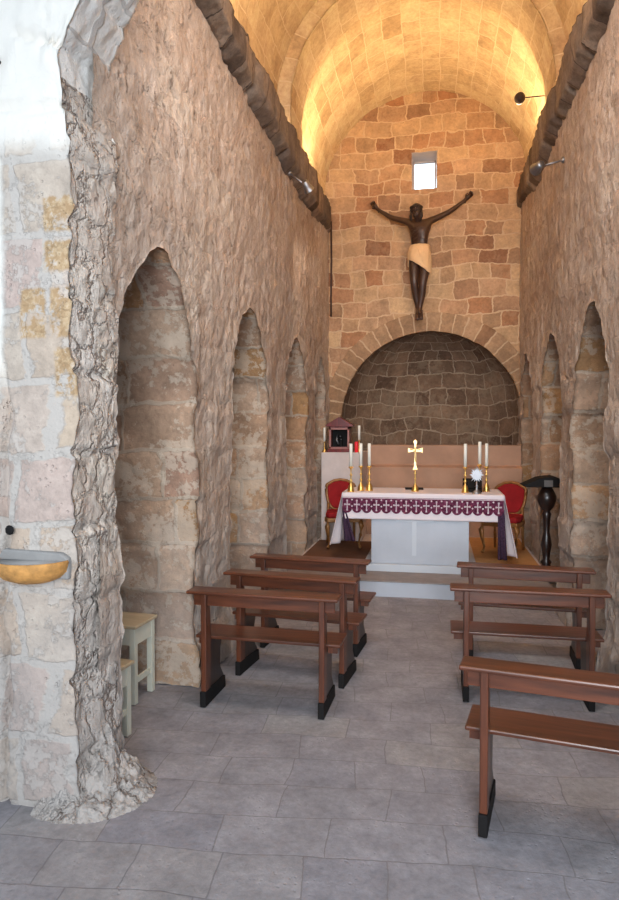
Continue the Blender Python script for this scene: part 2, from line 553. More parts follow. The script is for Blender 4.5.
def tube(bm, pts, rad, n=8, mi=0):
    pts = [Vector(p) for p in pts]
    if not isinstance(rad, (list, tuple)):
        rad = [rad] * len(pts)
    rings = []
    up = Vector((0, 0, 1))
    for i, p in enumerate(pts):
        t = (pts[min(i + 1, len(pts) - 1)] - pts[max(i - 1, 0)]).normalized()
        a = t.cross(up)
        if a.length < 0.1:
            a = t.cross(Vector((1, 0, 0)))
        a.normalize()
        b = t.cross(a)
        rings.append([bm.verts.new(p + (a * math.cos(2 * PI * k / n) + b * math.sin(2 * PI * k / n)) * rad[i]) for k in range(n)])
    for a, b in zip(rings[:-1], rings[1:]):
        for k in range(n):
            f = bm.faces.new((a[k], a[(k + 1) % n], b[(k + 1) % n], b[k]))
            f.material_index = mi
    for ring in (rings[0], rings[-1]):
        bm.faces.new(ring).material_index = mi


def prism(bm, poly, axis, t0, t1, mi=0):
    """extrude a 2-D outline; axis 0: outline in (y,z), 1: (x,z), 2: (x,y)"""
    def P(a, b, t):
        return ((t, a, b), (a, t, b), (a, b, t))[axis]
    A = [bm.verts.new(P(a, b, t0)) for a, b in poly]
    B = [bm.verts.new(P(a, b, t1)) for a, b in poly]
    n = len(poly)
    bm.faces.new(A).material_index = mi
    bm.faces.new(B[::-1]).material_index = mi
    for i in range(n):
        bm.faces.new((A[i], A[(i + 1) % n], B[(i + 1) % n], B[i])).material_index = mi


def ball(bm, c, r, n=12, mi=0, s=(1, 1, 1)):
    prof = []
    for i in range(n // 2 + 1):
        a = -PI / 2 + PI * i / (n // 2)
        prof.append((max(1e-4, r * math.cos(a)) * s[0], r * math.sin(a) * s[2]))
    lathe(bm, prof, c, n, mi)


class Shell:
    """masonry surface collected from grid patches, displaced as one field"""

    def __init__(self):
        self.v, self.f, self.uv, self.mi, self.n = [], [], [], [], 0

    def patch(self, P, UV, mi=0):
        n, m = P.shape[:2]
        self.v.append(P.reshape(-1, 3))
        idx = np.arange(n * m).reshape(n, m) + self.n
        q = np.stack([idx[:-1, :-1], idx[1:, :-1], idx[1:, 1:], idx[:-1, 1:]], -1).reshape(-1, 4)
        self.f.append(q)
        u = UV.reshape(-1, 2)
        self.uv.append(u[q - self.n])
        self.mi.append(np.full(len(q), mi))
        self.n += n * m

    def build(self, name, mats, disp=None, merge=True):
        V = np.concatenate(self.v)
        F = np.concatenate(self.f)
        UV = np.concatenate(self.uv).reshape(-1, 2)
        if disp is not None:
            V = V + disp(V)
        me = bpy.data.meshes.new(name)
        me.from_pydata(V.tolist(), [], F.tolist())
        uvl = me.uv_layers.new(name='UVMap')
        uvl.data.foreach_set('uv', UV.astype(np.float32).ravel())
        me.polygons.foreach_set('material_index', np.concatenate(self.mi).astype(np.int32))
        for m in mats:
            me.materials.append(M[m])
        if merge:
            bm = bmesh.new()
            bm.from_mesh(me)
            bmesh.ops.remove_doubles(bm, verts=bm.verts, dist=0.0008)
            bm.to_mesh(me)
            bm.free()
        me.polygons.foreach_set('use_smooth', [True] * len(me.polygons))
        o = bpy.data.objects.new(name, me)
        COL.objects.link(o)
        o['kind'] = 'structure'
        return o


def struct(name, bm, mats, **kw):
    o = obj(name, bm, mats, **kw)
    o['kind'] = 'structure'
    return o


# ------------------------------------------------------------------ floor, steps
XL, XR, YB = -1.64, 1.2, 10.15


def quadpatch(sh, p00, p10, p11, p01, nu, nv, uvf, mi=0):
    p00, p10, p11, p01 = (np.array(p, float) for p in (p00, p10, p11, p01))
    a = np.linspace(0, 1, nu)[:, None, None]
    b = np.linspace(0, 1, nv)[None, :, None]
    P = (p00 * (1 - a) + p10 * a) * (1 - b) + (p01 * (1 - a) + p11 * a) * b
    sh.patch(P, uvf(P), mi)


sh = Shell()
ang = R(4)
uvfloor = lambda P: np.stack([P[..., 0] * math.cos(ang) + P[..., 1] * math.sin(ang), P[..., 1] * math.cos(ang) - P[..., 0] * math.sin(ang)], -1)
quadpatch(sh, (-3.4, -1.5, 0), (2.8, -1.5, 0), (2.8, 11.6, 0), (-3.4, 11.6, 0), 120, 250, uvfloor)
for a, b in (((-3.4, -1.5), (2.8, -1.5)), ((2.8, -1.5), (2.8, 11.6)), ((2.8, 11.6), (-3.4, 11.6)), ((-3.4, 11.6), (-3.4, -1.5))):
    quadpatch(sh, (*a, 0), (*b, 0), (*b, -0.2), (*a, -0.2), 2, 2, lambda P: P[..., :2])


def dfloor(P):
    n = noise3(P * 2.1) * 0.004 + noise3(P * 9) * 0.0015
    return np.stack([n * 0, n * 0, n - 0.004], -1)


sh.build('floor', ['floor'], dfloor, merge=False)

bm = bmesh.new()
box(bm, XL - 0.0, XR + 0.0, 7.08, 9.9, -0.02, 0.155)
o = struct('trim_1', bm, 'marble', bevel=0.012)
bm = bmesh.new()
box(bm, XL, XR, 7.07, 7.62, 0.155, 0.168)
struct('trim_2', bm, 'tread', bevel=0.004)
bm = bmesh.new()
box(bm, XL, XR, 7.60, 9.92, 0.155, 0.243)
struct('trim_3', bm, 'plasterw')
bm = bmesh.new()
box(bm, -0.82, 0.46, 7.56, 8.5, 0.165, 0.25)
struct('trim_4', bm, 'marble2', bevel=0.006)


# ------------------------------------------------------------------ side walls with blind arches
def course_disp(P, z, along, amp, h=0.33, w=0.55):
    c = np.floor(z / h + 0.0)
    fz = z / h - c
    j = np.floor(along / w + hash1(c, 1))
    fj = along / w + hash1(c, 1) - j
    edge = np.minimum(ssd(0, 0.10, fz) * ssd(1, 0.90, fz), ssd(0, 0.06, fj) * ssd(1, 0.94, fj))
    return (hash1(c * 7.3 + j * 3.1, 2) - 0.5) * 2 * amp * edge - (1 - edge) * amp * 0.5


def dwall(P, sgn, y_calm=0):
    big = vnoise(P, (1.2, 1.2, 1.0)) * np.array([0.026, 0.020, 0.012])
    mid = vnoise(P, (5, 5, 4.5), 5) * np.array([0.014, 0.018, 0.014])
    fine = vnoise(P, (16, 16, 14), 9) * 0.012
    stre = noise3(P * np.array([3, 6, 2.0])) * 0.008 - np.abs(noise3(P * np.array([9, 9, 6.0]))) * 0.022
    cd = course_disp(P, P[..., 2] + 0.02, P[..., 1], 0.018)
    out = big + mid + fine
    low = ssd(2.9, 2.0, P[..., 2])
    out[..., 0] += -sgn * (stre + cd * low)
    # jamb edges step course by course
    hc = np.floor((P[..., 2] + 0.02) / 0.33)
    out[..., 1] += (hash1(hc, 5 + sgn) - 0.5) * 0.06 * low
    out[..., 2] += 0.05 * (P[..., 1] - 4.5) * ssd(3.4, 4.85, P[..., 2])
    # base spreads out a little
    out[..., 0] += -sgn * 0.03 * ssd(0.4, 0.0, P[..., 2])
    return out


def side_wall(name, X, sgn, y0, y1, niches, ztop, spring=2.12, rise=0.78, depth=0.78, res=0.026):
    """sgn -1: wall on the left (niches run to -x)"""
    sh = Shell()
    uvw = lambda P: np.stack([P[..., 1], P[..., 2]], -1)
    zl = np.linspace(0, spring, int(spring / res))
    ys = []
    cur = y0
    segs = []
    for a, b in niches:
        segs.append(('p', cur, a))
        segs.append(('n', a, b))
        cur = b
    segs.append(('p', cur, y1))
    nu = int((ztop - spring) / (res * 1.15))
    for k, a, b in segs:
        n = max(4, int((b - a) / res))
        if k == 'p':
            y = np.linspace(a, b, n)
            lo = np.full(n, spring)
            Pg = np.zeros((n, len(zl), 3))
            Pg[..., 0] = X
            Pg[..., 1] = y[:, None]
            Pg[..., 2] = zl[None, :]
            sh.patch(Pg, uvw(Pg), 0)
        else:
            t = -np.cos(np.linspace(0, PI, n + 8))
            n = len(t)
            y = (a + b) / 2 + (b - a) / 2 * t
            lo = spring + rise * (1 - np.abs(t) ** 1.6) ** (1 / 1.6)
            lo[0] = lo[-1] = spring
            # reveal: contour x depth
            cy = np.concatenate([np.full(len(zl), a), y[1:-1], np.full(len(zl), b)])
            cz = np.concatenate([zl, lo[1:-1], zl[::-1]])
            arc = np.concatenate([[0], np.cumsum(np.hypot(np.diff(cy), np.diff(cz)))])
            nd = int(depth / 0.03)
            d = np.linspace(0, depth, nd)
            Pg = np.zeros((len(cy), nd, 3))
            Pg[..., 0] = X + sgn * d[None, :]
            Pg[..., 1] = cy[:, None]
            Pg[..., 2] = cz[:, None]
            UVg = np.zeros((len(cy), nd, 2))
            vv = np.where(np.arange(len(cy)) < len(cy) / 2, arc, arc[-1] - arc)
            UVg[..., 0] = d[None, :] + 0.11 + a * 0.77
            UVg[..., 1] = vv[:, None]
            sh.patch(Pg, UVg, 1)
            # niche back wall
            m = 70
            Pg = np.zeros((n, m, 3))
            Pg[..., 0] = X + sgn * depth
            Pg[..., 1] = y[:, None]
            Pg[..., 2] = lo[:, None] * np.linspace(0, 1, m)[None, :]
            sh.patch(Pg, uvw(Pg), 1)
        s = np.linspace(0, 1, nu)
        Pg = np.zeros((n, nu, 3))
        Pg[..., 0] = X
        Pg[..., 1] = y[:, None]
        Pg[..., 2] = lo[:, None] + (ztop - lo[:, None]) * s[None, :]
        sh.patch(Pg, uvw(Pg), 0)
    Xo = X + sgn * (depth + 0.35)
    quadpatch(sh, (Xo, y0, 0), (Xo, y1, 0), (Xo, y1, ztop), (Xo, y0, ztop), 8, 8, uvw, 0)
    quadpatch(sh, (X, y0, ztop), (X, y1, ztop), (Xo, y1, ztop), (Xo, y0, ztop), 60, 4, uvw, 0)
    return sh.build(name, ['wall', 'jamb'], lambda P: dwall(P, sgn))


side_wall('wall_left', XL, -1, 2.98, YB + 0.12, [(3.20, 4.34), (5.17, 6.33), (7.15, 8.30), (9.02, 9.86)], 4.85)
side_wall('wall_right', XR, 1, 2.98, YB + 0.12, [(3.4, 4.35), (5.0, 6.22), (6.80, 8.08), (8.72, 9.85)], 4.85, spring=2.05)

# ------------------------------------------------------------------ cornices
def cornice(name, xo, xi, y0, y1, seed):
    sh = Shell()
    prof = np.array([(xo, 4.68), (xo * .30 + xi * .70, 4.68), (xi, 4.74), (xi, 4.93), (xo * .2 + xi * .8, 4.96), (xo, 4.96)])
    seg = []
    for a, b in zip(prof[:-1], prof[1:]):
        m = max(2, int(np.hypot(*(b - a)) / 0.03))
        for i in range(m):
            seg.append(a + (b - a) * i / m)
    seg.append(prof[-1])
    seg = np.array(seg)
    ys = np.arange(y0, y1, 0.03)
    P = np.zeros((len(ys), len(seg), 3))
    P[..., 0] = seg[None, :, 0]
    P[..., 2] = seg[None, :, 1]
    P[..., 1] = ys[:, None]
    arc = np.concatenate([[0], np.cumsum(np.hypot(*np.diff(seg, axis=0).T))])
    UVg = np.stack(np.broadcast_arrays(ys[:, None], arc[None, :]), -1)
    sh.patch(P, UVg)
    s = np.sign(xo - xi)

    def d(P):
        j = np.floor(P[..., 1] / 0.62)
        fj = P[..., 1] / 0.62 - j
        e = ssd(0, 0.08, fj) * ssd(1, 0.92, fj)
        prot = (hash1(j, seed) - 0.45) * 0.030 * e - 0.006 * (1 - e)
        under = ssd(4.9, 4.7, P[..., 2])
        out = vnoise(P, 3.0, seed) * 0.03 + vnoise(P, 11, seed) * 0.016
        out[..., 0] += -s * prot
        tk = ssd(4.66, 4.92, P[..., 2])
        dy = P[..., 1] - 4.5
        if seed == 4:
            out[..., 2] += 0.05 * dy * tk + 0.10
        else:
            out[..., 2] += (0.05 + 0.035 * dy) * tk + (0.08 - 0.03 * dy) * (1 - tk)
        out[..., 2] += 0.24 * ssd(8.0, 10.1, P[..., 1]) * (1 - tk)
        out[..., 0] += s * 0.05 * ssd(8.0, 10.1, P[..., 1])
        out[..., 2] += -(hash1(j, seed + 3) * 0.05) * under * e
        return out
    o = sh.build(name, ['corn'], d)
    return o


cornice('trim_5', XL - 0.28, XL + 0.10, 3.0, YB, 1)
cornice('trim_6', XR + 0.28, XR - 0.10, 3.0, YB, 4)

# ------------------------------------------------------------------ vault
VC, VZ, VR = -0.2, 5.35, 1.53


def vault_section(sh, y0, y1, r, n=150, zb=4.86, mi=0):
    a = np.linspace(0, PI, n)
    X = VC - r * np.cos(a)
    Z = VZ + r * np.sin(a) * 1.0
    k = 14
    X = np.concatenate([np.full(k, VC - r), X, np.full(k, VC + r)])
    Z = np.concatenate([np.linspace(zb, VZ - 0.02, k), Z, np.linspace(VZ - 0.02, zb, k)])
    arc = np.concatenate([[0], np.cumsum(np.hypot(np.diff(X), np.diff(Z)))])
    ys = np.linspace(y0, y1, max(3, int((y1 - y0) / 0.035)))
    P = np.zeros((len(X), len(ys), 3))
    P[..., 0] = X[:, None]
    P[..., 1] = ys[None, :]
    P[..., 2] = Z[:, None]
    UVg = np.stack(np.broadcast_arrays(ys[None, :], arc[:, None]), -1)
    sh.patch(P, UVg, mi)
    return X, Z, arc


sh = Shell()
vault_section(sh, 2.9, 7.1, VR)
vault_section(sh, 7.7, YB + 0.15, VR)
RI = 1.37
X, Z, arc = vault_section(sh, 7.1, 7.7, RI)
for yy in (7.1, 7.7):
    rr = np.linspace(0, 1, 6)
    P = np.zeros((len(X), 6, 3))
    dx = np.where(Z < VZ, np.sign(X - VC), (X - VC) / RI)
    dz = np.where(Z < VZ, 0, (Z - VZ) / RI)
    P[..., 0] = X[:, None] + dx[:, None] * (VR - RI + 0.03) * rr[None, :]
    P[..., 1] = yy
    P[..., 2] = Z[:, None] + dz[:, None] * (VR - RI + 0.03) * rr[None, :]
    sh.patch(P, np.stack(np.broadcast_arrays(rr[None, :] * 0.15, arc[:, None]), -1), 0)
# outer skin of the vault
X, Z, arc = vault_section(sh, 2.9, YB + 0.15, VR + 0.35, n=40)


def dvault(P):
    out = vnoise(P, 1.6, 2) * 0.018 + vnoise(P, 9, 3) * 0.008
    # small steps between courses
    ang_ = np.arctan2(P[..., 2] - VZ, P[..., 0] - VC)
    st = (hash1(np.floor(ang_ / 0.17) + np.floor(P[..., 1] / 0.45) * 5, 3) - 0.5) * 0.016
    out[..., 0] += st * np.cos(ang_)
    out[..., 2] += st * np.sin(ang_)
    return out


sh.build('ceiling', ['vault'], dvault)

# ------------------------------------------------------------------ back wall with apse and window
AC, AZ, AR = -0.10, 1.95, 1.36
WX0, WX1, WZ0, WZ1 = -0.38, -0.005, 5.44, 5.99
sh = Shell()
uvb = lambda P: np.stack([P[..., 0] + 0.13, P[..., 2] + 0.04], -1)
xs_groups = [(-1.95, AC - AR), (AC - AR, WX0), (WX0, WX1), (WX1, AC + AR), (AC + AR, 1.55)]
for gi, (a, b) in enumerate(xs_groups):
    n = max(5, int((b - a) / 0.022))
    x = np.linspace(a, b, n)
    if gi in (1, 3):       # finer at the steep ends of the arch
        t = np.linspace(0, 1, n + 40)
        x = a + (b - a) * (t ** 2 if gi == 1 else 1 - (1 - t) ** 2)
        n = len(x)
    q = np.clip(1 - ((x - AC) / AR) ** 2, 0, 1)
    lo = AZ + AR * np.sqrt(q)

    def col(zlo, zhi, m):
        P = np.zeros((n, m, 3))
        P[..., 0] = x[:, None]
        P[..., 1] = YB
        P[..., 2] = zlo[:, None] + (zhi[:, None] - zlo[:, None]) * np.linspace(0, 1, m)[None, :]
        sh.patch(P, uvb(P), 0)
    one = np.ones(n)
    if gi == 2:
        col(lo, one * WZ0, 90)
        col(one * WZ1, one * 7.1, 50)
    else:
        col(lo, one * WZ0, 90)
        col(one * WZ0, one * WZ1, 26)
        col(one * WZ1, one * 7.1, 50)
    if gi in (0, 4):
        col(one * 0, one * AZ, 80)
# window reveal
D = 0.42
for p, q in (((WX0, WZ0), (WX1, WZ0)), ((WX1, WZ0), (WX1, WZ1)), ((WX1, WZ1), (WX0, WZ1)), ((WX0, WZ1), (WX0, WZ0))):
    quadpatch(sh, (p[0], YB, p[1]), (q[0], YB, q[1]), (q[0] * 0.94 - 0.012, YB + D, q[1]), (p[0] * 0.94 - 0.012, YB + D, p[1]), 16, 14,
              lambda P: np.stack([P[..., 0] + P[..., 2], P[..., 1]], -1), 2)
# outer face
quadpatch(sh, (-1.95, YB + D, 3.5), (WX0, YB + D, 3.5), (WX0, YB + D, 7.1), (-1.95, YB + D, 7.1), 4, 4, uvb, 0)
quadpatch(sh, (WX1, YB + D, 3.5), (1.55, YB + D, 3.5), (1.55, YB + D, 7.1), (WX1, YB + D, 7.1), 4, 4, uvb, 0)
quadpatch(sh, (WX0, YB + D, WZ1), (WX1, YB + D, WZ1), (WX1, YB + D, 7.1), (WX0, YB + D, 7.1), 4, 4, uvb, 0)
quadpatch(sh, (WX0, YB + D, 3.5), (WX1, YB + D, 3.5), (WX1, YB + D, WZ0), (WX0, YB + D, WZ0), 4, 4, uvb, 0)
# apse: quarter dome on a half cylinder
na, nh = 110, 60
aa = np.linspace(0, PI, na)
hh = np.linspace(0, PI / 2, nh)
P = np.zeros((na, nh, 3))
P[..., 0] = AC - AR * np.cos(aa)[:, None] * np.cos(hh)[None, :]
P[..., 1] = YB + AR * 0.85 * np.sin(aa)[:, None] * np.cos(hh)[None, :]
P[..., 2] = AZ + AR * np.sin(hh)[None, :]
UVg = np.stack([AR * (aa[:, None] - PI / 2) * (0.55 + 0.45 * np.cos(hh)[None, :]), np.broadcast_to(AZ + AR * hh[None, :], (na, nh))], -1)
sh.patch(P, UVg, 1)
zz = np.linspace(0, AZ, 50)
P = np.zeros((na, 50, 3))
P[..., 0] = (AC - AR * np.cos(aa))[:, None]
P[..., 1] = (YB + AR * 0.85 * np.sin(aa))[:, None]
P[..., 2] = zz[None, :]
UVg = np.stack([np.broadcast_to(AR * (aa[:, None] - PI / 2), (na, 50)), np.broadcast_to(zz[None, :], (na, 50))], -1)
sh.patch(P, UVg, 1)


def dback(P):
    out = vnoise(P, 2.2, 4) * 0.014 + vnoise(P, 10, 6) * 0.010
    return out


sh.build('wall_back', ['back', 'apse', 'plasterw'], dback)

# radial stones round the apse
sh = Shell()
na = 170
aa = np.linspace(-0.05, PI + 0.05, na)
rr = np.linspace(AR - 0.015, AR + 0.27, 14)
P = np.zeros((na, 14, 3))
P[..., 0] = AC - rr[None, :] * np.cos(aa)[:, None]
P[..., 1] = YB - 0.022
P[..., 2] = AZ + rr[None, :] * np.sin(aa)[:, None]
UVg = np.stack(np.broadcast_arrays(aa[:, None] * AR, rr[None, :] - AR + 0.05), -1)
sh.patch(P, UVg, 0)
P2 = P[:, [0, 0, 0]].copy()
P2[:, 1, 1] += 0.03
P2[:, 2, 1] += 0.06
sh.patch(P2, np.stack(np.broadcast_arrays(aa[:, None] * AR, np.array([0, .03, .06])[None, :]), -1), 0)
P3 = P[:, [-1, -1]].copy()
P3[:, 1, 1] += 0.05
sh.patch(P3, np.stack(np.broadcast_arrays(aa[:, None] * AR, np.array([0, .03])[None, :]), -1), 0)
sh.build('trim_7', ['ring'], dback)

# window pane and bars
bm = bmesh.new()
box(bm, WX0, WX1 + 0.0, YB + D - 0.03, YB + D - 0.022, WZ0, WZ1)
wn = struct('window_1', bm, 'glass')
bm = bmesh.new()
for a, b, c, d_ in ((WX0, WX1, WZ0, WZ0 + 0.025), (WX0, WX1, WZ1 - 0.025, WZ1), (WX0, WX0 + 0.025, WZ0, WZ1), (WX1 - 0.04, WX1 - 0.015, WZ0, WZ1)):
    box(bm, a, b, YB + D - 0.05, YB + D - 0.01, c, d_)
obj('window_frame', bm, 'plasterw', wn)

# ------------------------------------------------------------------ front wall and entrance arch
FC, FZ, FR = -0.2, 3.05, 1.56
FY0, FY1 = 2.80, 3.14
sh = Shell()
uvf = lambda P: np.stack([P[..., 0] + 0.155, P[..., 2]], -1)
res = 0.016


def fgroup(x, zlo, zhi, m, y, mi):
    P = np.zeros((len(x), m, 3))
    P[..., 0] = x[:, None]
    P[..., 1] = y
    P[..., 2] = zlo[:, None] + (zhi[:, None] - zlo[:, None]) * np.linspace(0, 1, m)[None, :]
    sh.patch(P, uvf(P), mi)


PL = -1.655           # pier edge
xa = np.linspace(-3.3, PL, 100)
xa = -3.3 + (PL + 3.3) * (np.linspace(0, 1, 120) ** 0.7)
zsp = FZ
# arch x range at spring: FC-FR = -1.76 ; below it the pier reaches PL
tt = -np.cos(np.linspace(0, PI, 150))
xb = FC + FR * tt
lob = FZ + FR * np.sqrt(np.clip(1 - tt ** 2, 0, 1))
xr = np.linspace(FC + FR, 2.6, 40)
xl = -3.3 + (FC - FR + 3.3) * (np.linspace(0, 1, 110) ** 0.7)
for y, fr in ((FY0, True), (FY1, False)):
    st = 1 if fr else 3
    fgroup(xl[::st], np.zeros(len(xl[::st])), np.full(len(xl[::st]), zsp), int(zsp / res / st), y, 0)
    fgroup(xl[::st], np.full(len(xl[::st]), zsp), np.full(len(xl[::st]), 5.6), 90 // st, y, 0)
    fgroup(xb, lob, np.full(len(xb), 5.6), 90 // st, y, 0)
    fgroup(xr, np.zeros(40), np.full(40, zsp), 60, y, 0)
    fgroup(xr, np.full(40, zsp), np.full(40, 5.6), 60, y, 0)
# pier reveal: from the floor to the spring, then soffit
ny = 24
yv = np.linspace(FY0, FY1, ny)
zv = np.linspace(0, zsp, int(zsp / res))
for X0 in (FC - FR, FC + FR):
    P = np.zeros((len(zv), ny, 3))
    P[..., 0] = X0
    P[..., 1] = yv[None, :]
    P[..., 2] = zv[:, None]
    sh.patch(P, np.stack([P[..., 1], P[..., 2]], -1), 1)
th = np.arccos(-tt)
arc = th * FR
P = np.zeros((len(tt), ny, 3))
P[..., 0] = xb[:, None]
P[..., 1] = yv[None, :]
P[..., 2] = lob[:, None]
UVs = np.stack(np.broadcast_arrays(yv[None, :] - 2.65, arc[:, None]), -1)
kk = int(np.argmax(arc > 0.36))
sh.patch(P[:kk + 1], UVs[:kk + 1], 1)
sh.patch(P[kk:], UVs[kk:], 2)


def dfront(P):
    x, y, z = P[..., 0], P[..., 1], P[..., 2]
    edge = ssd(-1.84, -1.77, x) * (x < 0)
    rough = 0.30 + 0.9 * edge
    calm = 1 - 0.93 * ssd(-2.02, -2.10, x)
    upper = ssd(3.0, 3.15, z)
    out = vnoise(P, (2.5, 2.5, 2.0), 1) * 0.03
    out += vnoise(P, (9, 9, 8), 2) * (0.010 * rough)[..., None]
    out += vnoise(P, (20, 20, 14), 3) * (0.010 * rough)[..., None]
    rid = np.abs(noise3(P * np.array([6, 6, 4.5]) + 40))
    rid = np.exp(-(rid / 0.06) ** 2)
    out[..., 0] -= rid * 0.012 * edge * (1 - upper)
    # the pier below the arch steps forward, course by course
    c = np.floor((z + 0.10) / 0.36)
    fz = (z + 0.10) / 0.36 - c
    e = ssd(0, 0.08, fz) * ssd(1, 0.92, fz)
    low = ssd(3.6, 3.1, z) * (x < 0)
    st = 0.09 * low + ((hash1(c, 8) - 0.5) * 0.045 * e - 0.012 * (1 - e)) * low
    xs = ssd(-1.90, -1.76, x)
    st = st * (z < 3.6)
    out[..., 0] += st * xs
    # pier grows wider towards the back of the reveal
    out[..., 0] += 0.045 * ssd(2.8, 3.1, y) * xs * low
    out[..., 0] += 0.035 * ssd(0.5, 0.0, z) * edge
    out[..., 1] -= 0.03 * ssd(0.45, 0.0, z) * (y < 2.95) * (x < -1.5)
    # voussoirs of the arch
    dx_, dz_ = x - FC, z - FZ
    r = np.hypot(dx_, dz_)
    th_ = np.arctan2(dz_, -dx_)
    k = np.floor(th_ / 0.19 + 0.25)
    fk = th_ / 0.19 + 0.25 - k
    ek = ssd(0, 0.07, fk) * ssd(1, 0.93, fk)
    nearr = ssd(FR + 0.34, FR + 0.26, r) * (dz_ > 0)
    rad = ((hash1(k, 4) - 0.5) * 0.05 * ek + 0.022 * (1 - ek)) * nearr * ssd(FR + 0.15, FR + 0.02, r)
    out[..., 0] += rad * dx_ / np.maximum(r, 0.1)
    out[..., 2] += rad * dz_ / np.maximum(r, 0.1)
    # joints and a slightly proud ring on the front face
    out[..., 1] += np.where(y < 2.95, (-0.020 * ek + 0.022 * (1 - ek)) * nearr, 0)
    # crack between pier and the plastered wall
    cr = np.exp(-((x + 2.035 + 0.012 * np.sin(z * 9) + 0.01 * np.sin(z * 23)) / 0.018) ** 2) * ssd(2.2, 1.9, z)
    out[..., 1] += cr * 0.06 * (y < 2.95)
    out *= calm[..., None]
    return out


sh.build('wall_front', ['pier', 'reveal', 'voussoir'], dfront)

bm = bmesh.new()
box(bm, -2.38, -1.74, 2.86, 3.09, 0, 5.0)
struct('trim_10', bm, 'mound')

# crumbled footing at the foot of the pier
sh = Shell()
n = 90
gx, gy = np.meshgrid(np.linspace(-1.86, -1.26, n), np.linspace(2.66, 3.34, n), indexing='ij')
P = np.stack([gx, gy, gx * 0], -1)
d0 = np.hypot((gx + 1.70) / 0.34, (gy - 2.98) / 0.30)
hgt = np.clip(1 - d0, 0, 1) ** 1.35 * 0.40
nz = noise3(P * 9 + 3) * 0.55 + np.abs(noise3(P * 22 + 5)) * 0.7
P[..., 2] = hgt * (0.85 + nz) + np.where(hgt > 0, 0.012, 0) * (1 + noise3(P * 30)) - 0.014
sh.patch(P, P[..., :2])
sh.build('trim_8', ['reveal'], lambda P: vnoise(P, 18, 2) * 0.008 * (P[..., 2:3] > 0.01))

# black lump standing in for a dark hole in the pier plaster
bm = bmesh.new()
ball(bm, (0, 0, 0), 0.022, 10, 0, (1, 1, 1))
o = obj('dark_hole', bm, 'black', smooth=False)
o.location = (-1.985, 2.775, 1.325)
o.scale = (1.1, 0.35, 1.1)
o.rotation_euler = (0, 0.5, 0)
tag(o, 'small black lump standing for a hole in the entrance pier above the holy water basin', 'hole')

# ------------------------------------------------------------------ apse bench wall, pedestal
bm = bmesh.new()
prism(bm, [(9.78, 0.2), (9.78, 1.25), (9.90, 1.28), (9.90, 1.575), (10.3, 1.575), (10.3, 0.2)], 0, -1.02, XR + 0.02)
struct('trim_9', bm, 'plasterp', bevel=0.01)
bm = bmesh.new()
box(bm, XL + 0.05, -1.02, 9.12, 9.98, 0.243, 1.485)
o = obj('plastered_pedestal', bm, 'plasterw', bevel=0.012)
tag(o, 'tall white plastered block against the left end wall carrying the mahogany shrine', 'pedestal')

# ------------------------------------------------------------------ light strips (fittings)
for nm, x, side in (('left', -1.66, 'left'), ('right', 1.22, 'right')):
    bm = bmesh.new()
    box(bm, -0.012, 0.012, 3.3, 10.0, 0, 0.012)
    o = obj('light_strip', bm, 'led')
    o.location = (x, 0, 4.77 if x < 0 else 4.87)
    o.rotation_euler = (0.05, 0, 0)
    tag(o, 'warm light strip lying on top of the %s stone cornice' % side, 'light', 'cornice light strips')

# ------------------------------------------------------------------ pews
def make_pew(label, loc, rz):
    t = thing('wooden_pew', label, 'pew', loc, rz, 'wooden pews in the nave')
    bm = bmesh.new()
    v = box(bm, -0.5, 0.5, 0.0, 0.15, 0.738, 0.76)
    obj('top_rail', bm, 'pew', t, bevel=0.008)
    bm = bmesh.new()
    box(bm, -0.47, 0.47, 0.062, 0.082, 0.655, 0.735)
    obj('backrest', bm, 'pew', t, bevel=0.004)
    bm = bmesh.new()
    box(bm, -0.49, 0.49, 0.135, 0.40, 0.413, 0.435)
    obj('seat', bm, 'pew', t, bevel=0.007)
    for s in (-1, 1):
        x0, x1 = (s * 0.392 - 0.018, s * 0.392 + 0.018)
        bm = bmesh.new()
        prism(bm, [(0.03, 0.09), (0.03, 0.735), (0.10, 0.735), (0.125, 0.46), (0.115, 0.09)], 0, x0, x1)
        e = obj('end_post', bm, 'pewv', t, bevel=0.005)
        bm = bmesh.new()
        prism(bm, [(0.115, 0.09), (0.125, 0.412), (0.35, 0.412), (0.31, 0.30), (0.30, 0.18), (0.37, 0.09)], 0, x0 + 0.006, x1 - 0.006)
        p = obj('end_panel', bm, 'pewdark', t, bevel=0.003)
        bm = bmesh.new()
        prism(bm, [(0.015, 0.0), (0.015, 0.10), (0.13, 0.10), (0.38, 0.085), (0.39, 0.0)], 0, x0 - 0.002, x1 + 0.002)
        obj('foot', bm, 'black', t, bevel=0.004)['label'] = 'black painted foot'
        bm = bmesh.new()
        xx = s * 0.45
        box(bm, min(x1 if s > 0 else xx - .02, xx), max(x0 if s < 0 else xx + .02, xx), 0.15, 0.19, 0.375, 0.413)
        obj('seat_cleat', bm, 'pewv', t)
    return t


def dup(root, loc, rz, label):
    r = root.copy()
    COL.objects.link(r)
    r.location = loc
    r.rotation_euler = (0, 0, rz)
    r['label'] = label
    for ch in list(root.children):
        c = ch.copy()
        COL.objects.link(c)
        c.parent = r
        for g in list(ch.children):
            d = g.copy()
            COL.objects.link(d)
            d.parent = c
    return r


